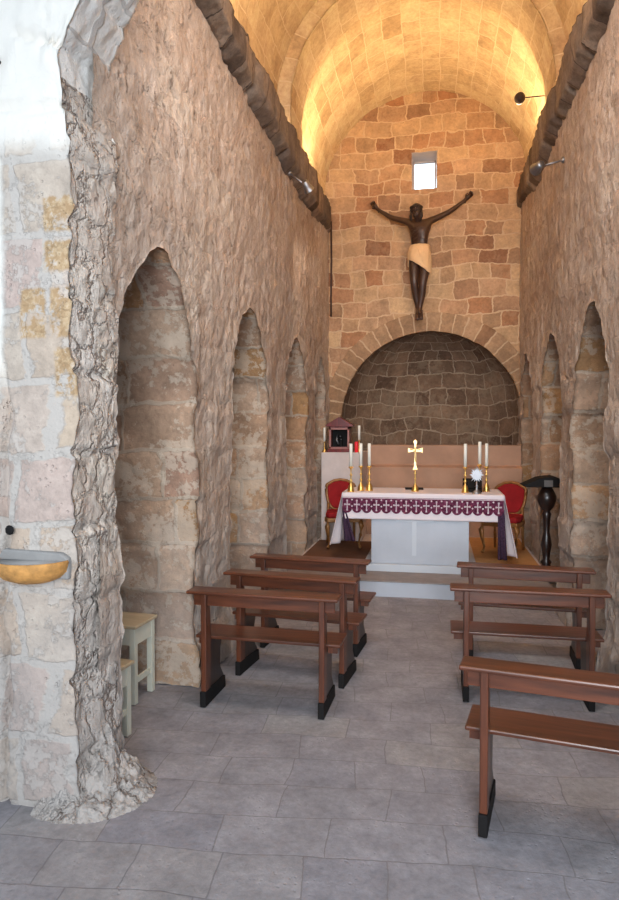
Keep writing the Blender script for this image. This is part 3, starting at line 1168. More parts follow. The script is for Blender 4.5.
pews = [((-1.085, 3.965, 0), -2.3, 'brown wooden pew on the left side, nearest the viewer of its row, beside the wall'),
        ((-1.03, 4.506, 0), -7.0, 'middle brown wooden pew of the three on the left side'),
        ((-1.013, 5.150, 0), -5.7, 'left side wooden pew closest to the altar step'),
        ((0.595, 2.85, 0), -10.4, 'large foreground wooden pew on the right, cut off by the frame'),
        ((0.597, 4.39, 0), 0.0, 'middle brown wooden pew of the three on the right side'),
        ((0.661, 5.12, 0), -3.6, 'right side wooden pew closest to the altar step')]
pew0 = make_pew(pews[0][2], pews[0][0], R(pews[0][1]))
for p in pews[1:]:
    dup(pew0, p[0], R(p[1]), p[2])

# ------------------------------------------------------------------ stools in the first niche
def make_stool(label, loc, rz, w=0.36, dp=0.30, h=0.5):
    t = thing('painted_stool', label, 'stool', loc, rz, 'cream painted stools')
    bm = bmesh.new()
    box(bm, -w / 2 - .015, w / 2 + .015, -dp / 2 - .015, dp / 2 + .015, h - 0.022, h)
    obj('stool_top', bm, 'stoolt', t, bevel=0.006)['label'] = 'bare wood stool top'
    bm = bmesh.new()
    for (a, b, c, d_) in ((-w / 2, w / 2, -dp / 2 + .004, -dp / 2 + .022), (-w / 2, w / 2, dp / 2 - .022, dp / 2 - .004),
                          (-w / 2 + .004, -w / 2 + .022, -dp / 2, dp / 2), (w / 2 - .022, w / 2 - .004, -dp / 2, dp / 2)):
        box(bm, a, b, c, d_, h - 0.135, h - 0.022)
    obj('apron', bm, 'stoolw', t)
    for sx in (-1, 1):
        for sy in (-1, 1):
            bm = bmesh.new()
            cx, cy = sx * (w / 2 - 0.021), sy * (dp / 2 - 0.021)
            box(bm, cx - .02, cx + .02, cy - .02, cy + .02, 0, h - 0.022)
            obj('leg', bm, 'stoolw', t, bevel=0.003)
    for sx in (-1, 1):
        bm = bmesh.new()
        box(bm, sx * (w / 2 - 0.021) - .01, sx * (w / 2 - 0.021) + .01, -dp / 2 + .04, dp / 2 - .04, 0.13, 0.165)
        obj('stretcher', bm, 'stoolw', t)
    return t


make_stool('cream painted stool half hidden behind the entrance pier, nearer the viewer', (-1.945, 3.46, 0), R(-8), 0.34, 0.26, 0.44)
make_stool('cream painted stool standing against the blocks of the first niche, further back', (-2.09, 4.09, 0), R(-4), 0.36, 0.27, 0.525)

# ------------------------------------------------------------------ holy water basin
t = thing('holy_water_basin', 'ochre stone half bowl holy water basin projecting from the entrance pier', 'basin', (-1.86, 2.77, 1.10))
bm = bmesh.new()
prof = [(0.01, -0.015), (0.09, -0.01), (0.14, 0.01), (0.172, 0.04), (0.185, 0.085), (0.18, 0.095), (0.168, 0.085)]
lathe(bm, prof, (0, 0, 0), 28, 0, PI, 2 * PI, 1.0, 0.85)
bo = obj('bowl', bm, 'basin', t, smooth=True)
bm = bmesh.new()
lathe(bm, [(0.170, 0.088), (0.15, 0.06), (0.10, 0.035), (0.01, 0.03)], (0, 0, 0), 28, 0, PI, 2 * PI, 1.0, 0.85)
obj('hollow', bm, 'basinin', t, smooth=True)
bm = bmesh.new()
prism(bm, [(-0.185, 0.0), (-0.185, 0.10), (-0.16, 0.135), (0.14, 0.125), (0.18, 0.10), (0.18, 0.0)], 1, 0.0, 0.04)
obj('back_slab', bm, 'basinin', t, bevel=0.01)

# ------------------------------------------------------------------ altar
t = thing('marble_altar', 'white marble altar block with overhanging top slab on the platform', 'altar', (-0.15, 7.62, 0.25))
bm = bmesh.new()
box(bm, -0.585, 0.525, 0, 0.55, 0, 0.75)
obj('altar_block', bm, 'marble', t, bevel=0.006)
bm = bmesh.new()
box(bm, -0.90, 0.89, -0.01, 0.68, 0.75, 0.812)
obj('top_slab', bm, 'marble2', t, bevel=0.006)
bm = bmesh.new()
prism(bm, [(-0.115, 0.10), (-0.065, 0.10), (-0.065, 0.49), (0.13, 0.49), (0.13, 0.53), (-0.30, 0.53), (-0.30, 0.49), (-0.115, 0.49)], 1, -0.002, 0.01)
obj('relief_cross', bm, 'marble2', t, bevel=0.001)

t = thing('altar_cloth', 'white altar cloth with a purple lace border draped over the marble altar', 'altar cloth', (-0.15, 7.60, 1.065))
CW0, CW1 = -0.925, 0.905


def sheet(fn, nu, nv, th=0.004):
    bm = bmesh.new()
    g = [[bm.verts.new(fn(i / (nu - 1), j / (nv - 1))) for j in range(nv)] for i in range(nu)]
    for i in range(nu - 1):
        for j in range(nv - 1):
            bm.faces.new((g[i][j], g[i + 1][j], g[i + 1][j + 1], g[i][j + 1]))
    return bm


def solid(o, th=0.004):
    s = o.modifiers.new('thick', 'SOLIDIFY')
    s.thickness = th
    s.offset = 0
    return o


# top + front drop in one sheet
def f_main(u, v):
    x = CW0 + (CW1 - CW0) * u
    s = v * 1.04
    if s < 0.74:
        return (x, 0.74 - s, 0.004)
    dz = s - 0.74
    return (x, -0.006 - 0.006 * math.sin(u * 38) * dz * 3, -dz)


solid(obj('linen', sheet(f_main, 90, 60), 'cloth', t, smooth=True))


def f_side(sgn):
    base = CW0 if sgn < 0 else CW1
    L = 0.62 if sgn < 0 else 0.70

    def f(u, v):
        y = 0.01 + 0.66 * u
        out = 0.055 * math.sin(u * 15 + 0.7) * v + 0.10 * v
        return (base + sgn * out, y - 0.02 * v, 0.002 - v * L)
    return f


for s in (-1, 1):
    solid(obj('side_drop', sheet(f_side(s), 60, 24), 'cloth', t, smooth=True))


# folded corners with dark lace
def f_corner(sgn):
    base = CW0 if sgn < 0 else CW1
    L = 0.56 if sgn < 0 else 0.72

    def f(u, v):
        inn = 0.02 + 0.13 * (v ** 0.7) if sgn < 0 else 0.07 + 0.03 * v
        x = base + sgn * (0.035 * v) - sgn * inn * u
        if sgn < 0:
            x = base + 0.03 * v + 0.13 * u * (0.25 + 0.75 * v)
        return (x, -0.012 - 0.02 * math.sin(u * 9) * v, -0.16 - v * (L - 0.16))
    return f


for s in (-1, 1):
    solid(obj('lace_corner', sheet(f_corner(s), 24, 24), 'navy', t, smooth=True))['label'] = 'dark blue purple lace corner hanging down'

# lace band: scalloped outline with pale crosses
bm = bmesh.new()
NS = 16
zt, zb = -0.045, -0.185
Wd = (CW1 - CW0 - 0.01) / NS
yl = -0.016
seg = 10
top, bot = [], []
for i in range(NS * seg + 1):
    x = CW0 + 0.005 + Wd * i / seg
    f = (i % seg) / seg
    sc_ = abs(math.sin(PI * f)) ** 0.6
    top.append(bm.verts.new((x, yl, zt)))
    bot.append(bm.verts.new((x, yl - 0.002, zb - 0.045 * sc_)))
for i in range(NS * seg):
    bm.faces.new((top[i], top[i + 1], bot[i + 1], bot[i]))
bmesh.ops.solidify(bm, geom=bm.faces[:], thickness=0.003)
for f in bm.faces:
    f.material_index = 0
for i in range(NS):
    cx = CW0 + 0.005 + Wd * (i + 0.5)
    yy0, yy1 = yl - 0.012, yl - 0.004
    box(bm, cx - 0.005, cx + 0.005, yy0, yy1, -0.195, -0.085, 1)
    box(bm, cx - 0.026, cx + 0.026, yy0, yy1, -0.137, -0.125, 1)
    for dx_, dz_ in ((-0.026, -0.131), (0.026, -0.131), (0, -0.085), (0, -0.195)):
        box(bm, cx + dx_ - 0.009, cx + dx_ + 0.009, yy0, yy1, dz_ - 0.009, dz_ + 0.009, 1)
    # little diamonds between the crosses
    ex = cx + Wd / 2
    if i < NS - 1:
        for dz_ in (-0.075, -0.15):
            rot = Matrix.Translation((ex, 0, dz_)) @ Matrix.Rotation(PI / 4, 4, 'Y')
            box(bm, -0.008, 0.008, yy0, yy1, -0.008, 0.008, 1, rot)
box(bm, CW0 + 0.005, CW1 - 0.005, yl - 0.009, yl - 0.003, -0.056, -0.050, 1)
obj('lace_border', bm, ['lace', 'lacew'], t)['label'] = 'purple lace band with pale crosses and scalloped edge'


# ------------------------------------------------------------------ candlesticks
def candle_stick(label, x, y, z, h=0.30, ch=0.27, group='altar candlesticks', cr=0.019, s=1.0):
    t = thing('candlestick', label, 'candlestick', (x, y, z), 0, group)
    k = h / 0.31
    prof = [(0.042, 0), (0.042, 0.012), (0.034, 0.02), (0.036, 0.045), (0.026, 0.075), (0.012, 0.095), (0.009, 0.115), (0.018, 0.13), (0.018, 0.14),
            (0.008, 0.155), (0.008, 0.19), (0.016, 0.20), (0.016, 0.212), (0.007, 0.225), (0.008, 0.27), (0.016, 0.285), (0.030, 0.295), (0.030, 0.302), (0.014, 0.31)]
    bm = bmesh.new()
    lathe(bm, [(r * s, zz * k) for r, zz in prof], (0, 0, 0), 20)
    obj('stick', bm, 'brass', t, smooth=True)
    bm = bmesh.new()
    lathe(bm, [(cr, 0), (cr, ch - 0.004), (cr * 0.6, ch), (0.0015, ch - 0.002)], (0, 0, h), 16)
    c = obj('candle', bm, 'wax', t, smooth=True)
    c['label'] = 'white wax candle'
    bm = bmesh.new()
    tube(bm, [(0, 0, h + ch - 0.003), (0.001, 0, h + ch + 0.012)], 0.0015, 6)
    obj('wick', bm, 'black', c)
    return t


ZA = 1.071
candle_stick('brass candlestick nearest the left corner of the altar', -0.985, 7.70, ZA)
candle_stick('brass candlestick second from the left on the altar, middle of three', -0.885, 7.86, ZA)
candle_stick('brass candlestick third from the left on the altar, right of its trio', -0.785, 7.87, ZA, s=1.1)
candle_stick('brass candlestick left of the silver monstrance', 0.338, 7.84, ZA)
candle_stick('brass candlestick partly hidden behind the silver monstrance', 0.515, 8.08, ZA, 0.32, 0.27)
candle_stick('brass candlestick right of the silver monstrance', 0.59, 8.02, ZA)
candle_stick('brass candlestick at the wall, left of the mahogany shrine', -1.56, 9.22, 1.486, 0.15, 0.20, 'shrine candlesticks', 0.016, 0.8)
candle_stick('brass candlestick right of the mahogany shrine on the pedestal', -1.075, 9.32, 1.486, 0.17, 0.21, 'shrine candlesticks', 0.018, 0.8)

# altar cross
t = thing('altar_cross', 'gilt standing cross in the middle of the altar', 'cross', (-0.24, 7.88, ZA))
bm = bmesh.new()
lathe(bm, [(0.046, 0), (0.046, 0.012), (0.036, 0.02), (0.036, 0.04), (0.022, 0.075), (0.008, 0.09), (0.007, 0.14), (0.014, 0.15), (0.008, 0.165), (0.008, 0.20),
           (0.015, 0.215), (0.007, 0.23), (0.006, 0.26)], (0, 0, 0), 20)
obj('stand', bm, 'brass', t, smooth=True)
bm = bmesh.new()
prism(bm, [(-0.034, 0.255), (0.034, 0.255), (0.014, 0.30), (0.012, 0.47), (0.07, 0.463), (0.088, 0.452), (0.088, 0.522), (0.07, 0.512), (0.013, 0.503), (0.014, 0.56),
           (0.024, 0.575), (0.022, 0.60), (0.0, 0.618), (-0.022, 0.60), (-0.024, 0.575), (-0.014, 0.56), (-0.013, 0.503), (-0.07, 0.512), (-0.088, 0.522),
           (-0.088, 0.452), (-0.07, 0.463), (-0.012, 0.47), (-0.014, 0.30)], 1, -0.009, 0.009)
obj('cross', bm, 'gold', t, bevel=0.003)
bm = bmesh.new()
tube(bm, [(-0.06, -0.016, 0.50), (0, -0.018, 0.488), (0.06, -0.016, 0.50)], 0.005, 6)
tube(bm, [(0, -0.018, 0.50), (0.0, -0.018, 0.42), (0.003, -0.014, 0.35)], [0.009, 0.008, 0.004], 6)
ball(bm, (0, -0.018, 0.515), 0.010, 8)
obj('corpus', bm, 'gold', t, smooth=True)

# monstrance
t = thing('monstrance', 'silver sunburst monstrance near the right end of the altar', 'monstrance', (0.462, 7.72, ZA))
bm = bmesh.new()
lathe(bm, [(0.055, 0), (0.055, 0.01), (0.04, 0.025), (0.02, 0.045), (0.012, 0.07), (0.022, 0.085), (0.012, 0.10), (0.009, 0.15)], (0, 0, 0), 20, 0, 0, 2 * PI, 1, 0.8)
obj('foot', bm, 'silver', t, smooth=True)
bm = bmesh.new()
outer = []
for i in range(32):
    a = 2 * PI * i / 32
    r_ = (0.092 if i % 4 == 0 else 0.076) if i % 2 == 0 else 0.048
    outer.append((r_ * math.cos(a), 0.215 + r_ * math.sin(a) * 1.15))
prism(bm, outer, 1, -0.006, 0.006)
obj('sunburst', bm, 'silver', t, bevel=0.002)
bm = bmesh.new()
lathe(bm, [(0.032, -0.012), (0.032, 0.012)], (0, 0, 0), 20)
o = obj('lunette', bm, 'silver', t)
o.rotation_euler = (PI / 2, 0, 0)
o.location = (0, 0, 0.215)

# missal stand and book
t = thing('missal_stand', 'black carved missal stand behind the silver monstrance', 'book stand', (0.425, 7.955, ZA), R(0))
bm = bmesh.new()
rot = Matrix.Translation((0, 0, 0.085)) @ Matrix.Rotation(R(60), 4, 'X')
box(bm, -0.11, 0.11, -0.05, 0.08, -0.008, 0.008, 0, rot)
box(bm, -0.11, 0.11, -0.06, -0.045, -0.008, 0.03, 0, rot)
obj('desk', bm, 'black', t, bevel=0.004)
bm = bmesh.new()
box(bm, -0.11, 0.11, 0.03, 0.055, 0, 0.10)
box(bm, -0.11, 0.11, -0.07, -0.05, 0, 0.035)
obj('base', bm, 'black', t, bevel=0.004)
bm = bmesh.new()
box(bm, -0.11, 0.11, -0.07, 0.07, 0.0, 0.018)
o = obj('closed_book', bm, 'black', None, bevel=0.003)
o.location = (-0.26, 8.15, ZA)
o.rotation_euler = (0, 0, R(4))
tag(o, 'flat black book lying behind the gilt altar cross', 'book')

# ------------------------------------------------------------------ shrine on the pedestal
t = thing('tabernacle_shrine', 'mahogany shrine with a gabled roof on the white pedestal', 'shrine', (-1.345, 9.33, 1.486))
w2 = 0.145
bm = bmesh.new()
box(bm, -w2, -w2 + .02, -0.12, 0.13, 0.04, 0.36)
box(bm, w2 - .02, w2, -0.12, 0.13, 0.04, 0.36)
box(bm, -w2 + .02, w2 - .02, 0.11, 0.13, 0.04, 0.36)
box(bm, -w2, w2, -0.12, 0.13, 0.34, 0.362)
obj('case', bm, 'mahog', t)
bm = bmesh.new()
box(bm, -w2 - .035, w2 + .035, -0.155, 0.15, 0, 0.025)
box(bm, -w2 - .018, w2 + .018, -0.138, 0.14, 0.025, 0.045)
obj('plinth', bm, 'mahog', t, bevel=0.004)
bm = bmesh.new()
prism(bm, [(-w2 - .05, 0.362), (w2 + .05, 0.362), (w2 + .05, 0.385), (0, 0.50), (-w2 - .05, 0.385)], 1, -0.15, 0.15)
obj('gabled_roof', bm, 'mahog', t, bevel=0.003)
bm = bmesh.new()
for a, b, c, d_ in ((-w2, -w2 + .028, 0.05, 0.345), (w2 - .028, w2, 0.05, 0.345), (-w2, w2, 0.318, 0.345), (-w2, w2, 0.045, 0.075)):
    box(bm, a, b, -0.137, -0.12, c, d_)
dr = obj('door_frame', bm, 'trimw', t, bevel=0.002)
bm = bmesh.new()
box(bm, -w2 + .02, w2 - .02, 0.085, 0.108, 0.05, 0.34)
obj('dark_lining', bm, 'black', t)
bm = bmesh.new()
lathe(bm, [(0.05, 0), (0.04, 0.03), (0.03, 0.10), (0.035, 0.13), (0.012, 0.155)], (0.0, 0.02, 0.05), 12)
ball(bm, (0.0, 0.02, 0.225), 0.022, 10)
obj('veiled_figure', bm, 'black', t, smooth=True)
bm = bmesh.new()
tube(bm, [(-0.045, -0.03, 0.25), (-0.05, -0.03, 0.17), (-0.02, -0.035, 0.11)], [0.004, 0.014, 0.012], 8)
ball(bm, (0.0, -0.02, 0.225), 0.012, 8)
ball(bm, (0.012, -0.03, 0.18), 0.010, 8)
obj('silver_ornament', bm, 'silver', t, smooth=True)

bm = bmesh.new()
lathe(bm, [(0.022, 0), (0.026, 0.01), (0.026, 0.14), (0.023, 0.15), (0.020, 0.15)], (0, 0, 0), 18)
o = obj('votive_candle', bm, 'redglass', smooth=True)
o.location = (-1.098, 9.185, 1.486)
tag(o, 'red glass votive candle on the pedestal edge beside the mahogany shrine', 'candle')


# ------------------------------------------------------------------ armchairs
def make_chair(label, loc, rz):
    t = thing('upholstered_chair', label, 'chair', loc, rz, 'red upholstered chairs behind the altar')
    # local: faces -y, seat 0.46
    bm = bmesh.new()
    prism(bm, [(-0.21, -0.22), (0.21, -0.22), (0.235, -0.12), (0.19, 0.20), (-0.19, 0.20), (-0.235, -0.12)], 2, 0.40, 0.475)
    obj('seat', bm, 'red', t, smooth=False, bevel=0.025)
    bm = bmesh.new()
    prism(bm, [(-0.225, -0.235), (0.225, -0.235), (0.25, -0.12), (0.205, 0.215), (-0.205, 0.215), (-0.25, -0.12)], 2, 0.345, 0.402)
    obj('seat_rail', bm, 'gilt', t, bevel=0.012)
    # back
    out = []
    for i in range(28):
        a = 2 * PI * i / 28
        ca, sa = math.cos(a), math.sin(a)
        sx = abs(ca) ** 0.6 * (1 if ca > 0 else -1)
        sz = abs(sa) ** 0.7 * (1 if sa > 0 else -1)
        out.append((sx * (0.175 + 0.03 * sz), 0.655 + 0.185 * sz + (0.012 * math.cos(ca * 6) if sa > 0 else 0)))
    bm = bmesh.new()
    prism(bm, out, 1, 0.175, 0.215)
    c = obj('backrest', bm, 'red', t, bevel=0.012)
    c.rotation_euler = (R(-7), 0, 0)
    c.location = (0, -0.015, 0.03)
    bm = bmesh.new()
    pts = [(x * 1.08, 0.195, 0.655 + (z - 0.655) * 1.08) for x, z in out]
    tube(bm, pts + [pts[0], pts[1]], 0.021, 8)
    fr = obj('back_frame', bm, 'gilt', t, smooth=True)
    fr.rotation_euler = (R(-7), 0, 0)
    fr.location = (0, -0.015, 0.03)
    for s in (-1, 1):
        bm = bmesh.new()
        tube(bm, [(s * 0.205, -0.20, 0.38), (s * 0.225, -0.235, 0.30), (s * 0.212, -0.215, 0.18), (s * 0.195, -0.19, 0.08), (s * 0.205, -0.21, 0.03), (s * 0.212, -0.225, 0.012)],
             [0.034, 0.034, 0.021, 0.015, 0.018, 0.022], 10)
        obj('leg', bm, 'gilt', t, smooth=True)
        bm = bmesh.new()
        tube(bm, [(s * 0.175, 0.18, 0.56), (s * 0.18, 0.18, 0.38), (s * 0.18, 0.19, 0.20), (s * 0.185, 0.22, 0.01)], [0.018, 0.022, 0.018, 0.016], 8)
        obj('leg', bm, 'gilt', t, smooth=True)
    return t


ch = make_chair('red upholstered chair with gilt frame left behind the altar, before the white pedestal', (-1.22, 8.66, 0.25), R(14))
dup(ch, (0.86, 8.62, 0.25), R(-22), 'red upholstered chair with gilt frame right behind the altar, beside the dark lectern')

# ------------------------------------------------------------------ carpet, lectern
bm = bmesh.new()
box(bm, 0.47, XR - 0.03, 7.64, 9.74, 0.243, 0.247)
o = obj('carpet', bm, 'terra')
tag(o, 'tan carpet lying on the platform right of the altar', 'carpet')
bm = bmesh.new()
box(bm, XL + 0.03, -0.83, 7.64, 9.10, 0.243, 0.247)
o = obj('carpet', bm, 'brownc')
tag(o, 'brown carpet lying on the platform left of the altar', 'carpet')

t = thing('lectern', 'dark turned wood lectern with a broad sloping book rest by the right wall', 'lectern', (1.20, 7.55, 0.16))
bm = bmesh.new()
lathe(bm, [(0.13, 0.0), (0.13, 0.03), (0.10, 0.05), (0.10, 0.10), (0.06, 0.13), (0.045, 0.16), (0.06, 0.19), (0.035, 0.22), (0.045, 0.30), (0.058, 0.38), (0.045, 0.46),
           (0.032, 0.52), (0.038, 0.66), (0.05, 0.72), (0.035, 0.75), (0.075, 0.80), (0.10, 0.87), (0.10, 0.92), (0.07, 0.98), (0.045, 1.02)], (0, 0, 0), 20)
obj('turned_column', bm, 'ebony', t, smooth=True)
bm = bmesh.new()
box(bm, -0.15, 0.15, -0.15, 0.15, -0.0, 0.03)
obj('base', bm, 'ebony', t, bevel=0.01)
bm = bmesh.new()
prism(bm, [(-0.28, 1.035), (-0.20, 1.02), (0.14, 1.02), (0.16, 1.10), (0.05, 1.14), (-0.10, 1.12)], 1, -0.16, 0.16)
obj('book_rest', bm, 'black', t, bevel=0.012)
bm = bmesh.new()
box(bm, -0.055, 0.035, -0.168, -0.161, 1.03, 1.10)
obj('label_plate', bm, 'plate', t)

# ------------------------------------------------------------------ crucified figure
def skin_body(name, verts, edges, radii, mat, parent, sub=2, root=0):
    me = bpy.data.meshes.new(name)
    me.from_pydata(verts, edges, [])
    o = bpy.data.objects.new(name, me)
    link(o, parent)
    s = o.modifiers.new('skin', 'SKIN')
    s.use_smooth_shade = True
    sv = me.skin_vertices[0].data
    for i, r_ in enumerate(radii):
        sv[i].radius = r_ if isinstance(r_, tuple) else (r_, r_)
        sv[i].use_root = (i == root)
    ss = o.modifiers.new('sub', 'SUBSURF')
    ss.levels = ss.render_levels = sub
    me.materials.append(M[mat])
    return o


FX, FYY = -0.255, 9.90
t = thing('crucified_figure', 'dark carved crucified figure with ochre loincloth hanging on the back wall above the apse', 'statue', (FX, FYY, 4.375))
# local coordinates: x right, y into wall, z up (pelvis at origin)
V = [(0.005, 0, 0.0), (0.0, -0.01, 0.14), (0.0, -0.03, 0.30), (0.0, -0.035, 0.42), (0.0, -0.035, 0.49), (-0.02, -0.07, 0.53), (-0.045, -0.12, 0.585), (-0.058, -0.125, 0.655),
     # left arm (viewer's left)
     (-0.14, -0.01, 0.50), (-0.24, 0.02, 0.545), (-0.42, 0.06, 0.61), (-0.61, 0.09, 0.745), (-0.665, 0.10, 0.795),
     # right arm
     (0.14, -0.01, 0.50), (0.25, 0.02, 0.555), (0.44, 0.06, 0.65), (0.64, 0.09, 0.80), (0.70, 0.10, 0.85),
     # legs
     (-0.075, 0.0, -0.06), (-0.075, -0.07, -0.42), (-0.01, 0.04, -0.80), (0.01, -0.03, -0.92),
     (0.085, 0.0, -0.06), (0.055, -0.08, -0.43), (0.005, -0.0, -0.80), (0.0, -0.08, -0.90)]
V += [(-0.075, -0.04, -0.24), (0.08, -0.04, -0.24), (-0.05, 0.0, -0.60), (0.04, -0.03, -0.60)]
E_ = [(0, 1), (1, 2), (2, 3), (3, 4), (4, 5), (5, 6), (6, 7), (3, 8), (8, 9), (9, 10), (10, 11), (11, 12), (3, 13), (13, 14), (14, 15), (15, 16), (16, 17),
      (0, 18), (18, 26), (26, 19), (19, 28), (28, 20), (20, 21), (0, 22), (22, 27), (27, 23), (23, 29), (29, 24), (24, 25)]
RD = [(0.135, 0.09), (0.130, 0.08), (0.150, 0.09), (0.155, 0.09), (0.06, 0.055), (0.046, 0.05), (0.070, 0.078), (0.058, 0.065),
      0.062, 0.050, 0.042, 0.028, 0.030, 0.062, 0.050, 0.042, 0.028, 0.030,
      0.094, 0.062, 0.040, 0.028, 0.094, 0.062, 0.040, 0.028, 0.084, 0.084, 0.060, 0.060]
t.scale = (0.98, 1, 0.97)
body = skin_body('body', V, E_, RD, 'figure', t)
# feet, toes forward and down
V = [(0.005, -0.02, -0.86), (0.01, -0.085, -0.925), (0.015, -0.12, -0.985)]
for dx_ in (-0.018, 0.014):
    pass
bm = bmesh.new()
for dx_, yo in ((-0.022, 0.0), (0.026, -0.02)):
    tube(bm, [(dx_, 0.03 + yo, -0.84), (dx_, -0.02 + yo, -0.90), (dx_ * 1.2, -0.08 + yo, -0.955), (dx_ * 1.2, -0.11 + yo, -0.985)], [0.034, 0.034, 0.030, 0.016], 10)
    for k in range(5):
        xx = dx_ * 1.2 + (k - 2) * 0.011
        tube(bm, [(xx, -0.085 + yo, -0.962), (xx, -0.112 + yo, -0.995 - 0.004 * (k == (2)))], [0.008, 0.006], 6)
obj('feet', bm, 'figure', t, smooth=True)
# hands: palm, four fingers, thumb, half closed
for s, (hx, hy, hz), (ux, uz) in ((-1, (-0.655, 0.10, 0.785), (-0.62, 0.78)), (1, (0.69, 0.10, 0.842), (0.72, 0.69))):
    bm = bmesh.new()
    u = Vector((ux, 0, uz)).normalized()
    wv = Vector((uz, 0, -ux)).normalized() * (1 if s < 0 else 1)
    c0 = Vector((hx, hy - 0.01, hz))
    tube(bm, [c0 - u * 0.02, c0 + u * 0.03, c0 + u * 0.075], [0.026, 0.036, 0.036], 10)
    for k, L in enumerate((0.052, 0.062, 0.058, 0.045)):
        b0 = c0 + u * 0.07 + wv * (k - 1.5) * 0.019
        p1 = b0 + u * L * 0.5 + Vector((0, -0.012, 0))
        p2 = p1 + u * L * 0.15 + Vector((0, -0.034, 0))
        p3 = p2 - u * L * 0.35 + Vector((0, -0.012, 0))
        tube(bm, [b0, p1, p2, p3], [0.0095, 0.009, 0.008, 0.006], 7)
    b0 = c0 + u * 0.01 - wv * 0.03
    tube(bm, [b0, b0 - wv * 0.022 + u * 0.028 + Vector((0, -0.012, 0)), b0 - wv * 0.008 + u * 0.052 + Vector((0, -0.03, 0))], [0.012, 0.010, 0.007], 7)
    obj('hand', bm, 'figure', t, smooth=True)
# face and hair
bm = bmesh.new()
H0 = Vector((-0.051, -0.128, 0.63))
ball(bm, H0 + Vector((-0.008, -0.078, -0.012)), 0.011, 8)
tube(bm, [H0 + Vector((-0.003, -0.070, 0.028)), H0 + Vector((-0.010, -0.092, -0.014))], [0.006, 0.012], 6)
for dx_ in (-0.032, 0.024):
    ball(bm, H0 + Vector((dx_, -0.066, 0.018)), 0.010, 8)
tube(bm, [H0 + Vector((-0.032, -0.066, -0.042)), H0 + Vector((-0.008, -0.076, -0.040)), H0 + Vector((0.016, -0.068, -0.042))], 0.006, 6)
obj('face_features', bm, 'figure', t, smooth=True)
bm = bmesh.new()
prof = []
ball(bm, H0 + Vector((0.006, 0.025, 0.035)), 0.088, 16)
tube(bm, [H0 + Vector((0.07, 0.01, 0.02)), H0 + Vector((0.075, 0.005, -0.08)), H0 + Vector((0.065, -0.0, -0.16))], [0.026, 0.028, 0.010], 8)
tube(bm, [H0 + Vector((-0.07, 0.01, 0.02)), H0 + Vector((-0.078, 0.0, -0.07)), H0 + Vector((-0.07, 0.0, -0.14))], [0.024, 0.026, 0.010], 8)
tube(bm, [H0 + Vector((-0.03, -0.05, -0.055)), H0 + Vector((-0.01, -0.055, -0.085)), H0 + Vector((-0.012, -0.045, -0.115))], [0.022, 0.028, 0.008], 8)
obj('hair', bm, 'hair', t, smooth=True)
bm = bmesh.new()
tt_ = []
for i in range(25):
    a = 2 * PI * i / 24
    tt_.append(H0 + Vector((0.004 + 0.092 * math.cos(a), 0.01 + 0.092 * math.sin(a), 0.055 + 0.006 * math.sin(a * 7))))
tube(bm, tt_, 0.009, 6)
obj('crown_of_thorns', bm, 'hair', t)
# ribs as shallow ridges on the chest
bm = bmesh.new()
for k in range(4):
    z0 = 0.22 + k * 0.055
    for s in (-1, 1):
        tube(bm, [(s * 0.02, -0.118 + 0.008 * k * 0, z0 + 0.02), (s * 0.07, -0.112, z0 + 0.005), (s * 0.115, -0.075, z0 - 0.02)], [0.006, 0.009, 0.005], 6)
obj('ribs', bm, 'figure', t, smooth=True)
# loincloth
bm = bmesh.new()
n = 40
rows = 16
rg = []
for j in range(rows):
    v = j / (rows - 1)
    ring = []
    for i in range(n):
        a = 2 * PI * i / n
        # hem is lower on the viewer's right
        hem = -0.30 + 0.10 * math.cos(a) * -1
        side = (math.cos(a) + 1) / 2
        zb_ = -0.07 - 0.23 * side
        if math.sin(a) > 0:
            zb_ = -0.17
        z = 0.145 + (zb_ - 0.145) * v
        rx = 0.140 + 0.030 * math.sin(v * PI * 0.7) + 0.006 * math.sin(a * 9 + v * 5)
        ry = 0.105 + 0.022 * math.sin(v * PI * 0.8) + 0.005 * math.sin(a * 11 + v * 7)
        ring.append(bm.verts.new((0.003 + rx * math.cos(a), -0.015 + ry * math.sin(a) - 0.02 * v, z)))
    rg.append(ring)
for a, b in zip(rg[:-1], rg[1:]):
    for i in range(n):
        bm.faces.new((a[i], a[(i + 1) % n], b[(i + 1) % n], b[i]))
lc = solid(obj('loincloth', bm, 'loin', t, smooth=True), 0.012)
lc['label'] = 'ochre draped loincloth'
bm = bmesh.new()
tube(bm, [(-0.02, -0.135, 0.10), (0.01, -0.150, -0.02), (0.05, -0.150, -0.12), (0.09, -0.12, -0.24)], [0.010, 0.016, 0.014, 0.006], 8)
tube(bm, [(-0.11, -0.09, 0.07), (-0.02, -0.14, 0.05), (0.08, -0.13, -0.02), (0.135, -0.05, -0.08)], [0.008, 0.012, 0.012, 0.006], 8)
tube(bm, [(-0.12, -0.08, 0.03), (-0.03, -0.14, -0.01), (0.06, -0.14, -0.10), (0.13, -0.06, -0.16)], [0.006, 0.010, 0.010, 0.005], 8)
obj('loincloth_folds', bm, 'loin', t, smooth=True)
# wall pins that carry the hands and feet
for p in ((-0.64, 0.10, 0.77), (0.675, 0.10, 0.83), (0.0, 0.02, -0.88)):
    bm = bmesh.new()
    tube(bm, [(p[0], p[1], p[2]), (p[0], 0.235, p[2])], 0.010, 8)
    obj('wall_pin', bm, 'cable', t)

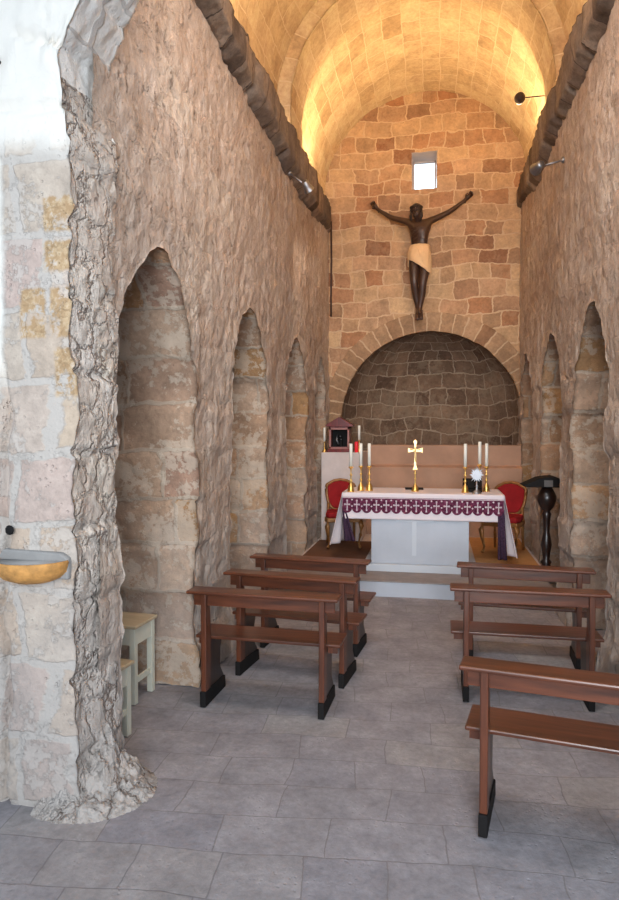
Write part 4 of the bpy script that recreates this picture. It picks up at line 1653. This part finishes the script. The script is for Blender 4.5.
# ------------------------------------------------------------------ lamps
def spot_lamp(label, loc, aim, arm_to):
    t = thing('spotlight', label, 'lamp', loc, 0, 'silver spotlights under the cornices')
    a = Vector(aim).normalized()
    bm = bmesh.new()
    q = a.to_track_quat('Z', 'Y').to_matrix().to_4x4()
    lathe(bm, [(0.02, -0.07), (0.04, -0.06), (0.045, 0.0), (0.06, 0.05), (0.063, 0.055), (0.055, 0.055), (0.05, 0.03)], (0, 0, 0), 16)
    bmesh.ops.transform(bm, matrix=q, verts=bm.verts)
    obj('lamp_housing', bm, 'silver', t, smooth=True)
    bm = bmesh.new()
    lathe(bm, [(0.05, 0.03), (0.001, 0.032)], (0, 0, 0), 16)
    bmesh.ops.transform(bm, matrix=q, verts=bm.verts)
    obj('lens', bm, 'lampglass', t)
    bm = bmesh.new()
    tube(bm, [(0, 0, 0), tuple(Vector(arm_to) * 0.6), arm_to], 0.010, 8)
    ball(bm, arm_to, 0.03, 10)
    obj('bracket', bm, 'silver', t, smooth=True)
    return t


spot_lamp('silver spotlight under the left cornice', (-1.42, 7.22, 4.50), (1.0, 1.6, -1.6), (-0.20, 0.0, 0.16))
spot_lamp('silver spotlight on a bracket under the right cornice', (0.97, 6.83, 4.38), (-1.0, 2.6, -0.2), (0.23, -0.03, 0.04))

t = thing('globe_lamp', 'dark round lamp on a thin rod high on the right side of the vault', 'lamp', (0.92, 7.95, 5.60))
bm = bmesh.new()
ball(bm, (0, 0, 0), 0.062, 16)
obj('lamp_head', bm, 'cable', t, smooth=True)
bm = bmesh.new()
tube(bm, [(0, 0, 0), (0.42, 0, 0)], 0.006, 8)
obj('rod', bm, 'cable', t)
bm = bmesh.new()
lathe(bm, [(0.03, -0.066), (0.034, -0.05)], (0, 0, 0), 14)
bmesh.ops.transform(bm, matrix=Matrix.Rotation(R(60), 4, 'X'), verts=bm.verts)
obj('lens', bm, 'lampglass', t)

bm = bmesh.new()
tube(bm, [(-1.60, 10.05, 5.0), (-1.595, 10.06, 4.4), (-1.60, 10.05, 3.8), (-1.60, 10.06, 3.55)], 0.014, 8)
o = obj('cable', bm, 'cable', smooth=True)
tag(o, 'thin dark cable running down the left corner of the back wall', 'cable')

bm = bmesh.new()
tube(bm, [(0, 0.04, 0), (0, -0.04, 0.0), (0.02, -0.06, 0.01)], [0.012, 0.010, 0.014], 8)
o = obj('wall_hook', bm, 'cable', smooth=True)
o.location = (-2.02, 2.79, 3.52)
tag(o, 'small dark hook on the white plaster at the left edge of the view', 'hook')
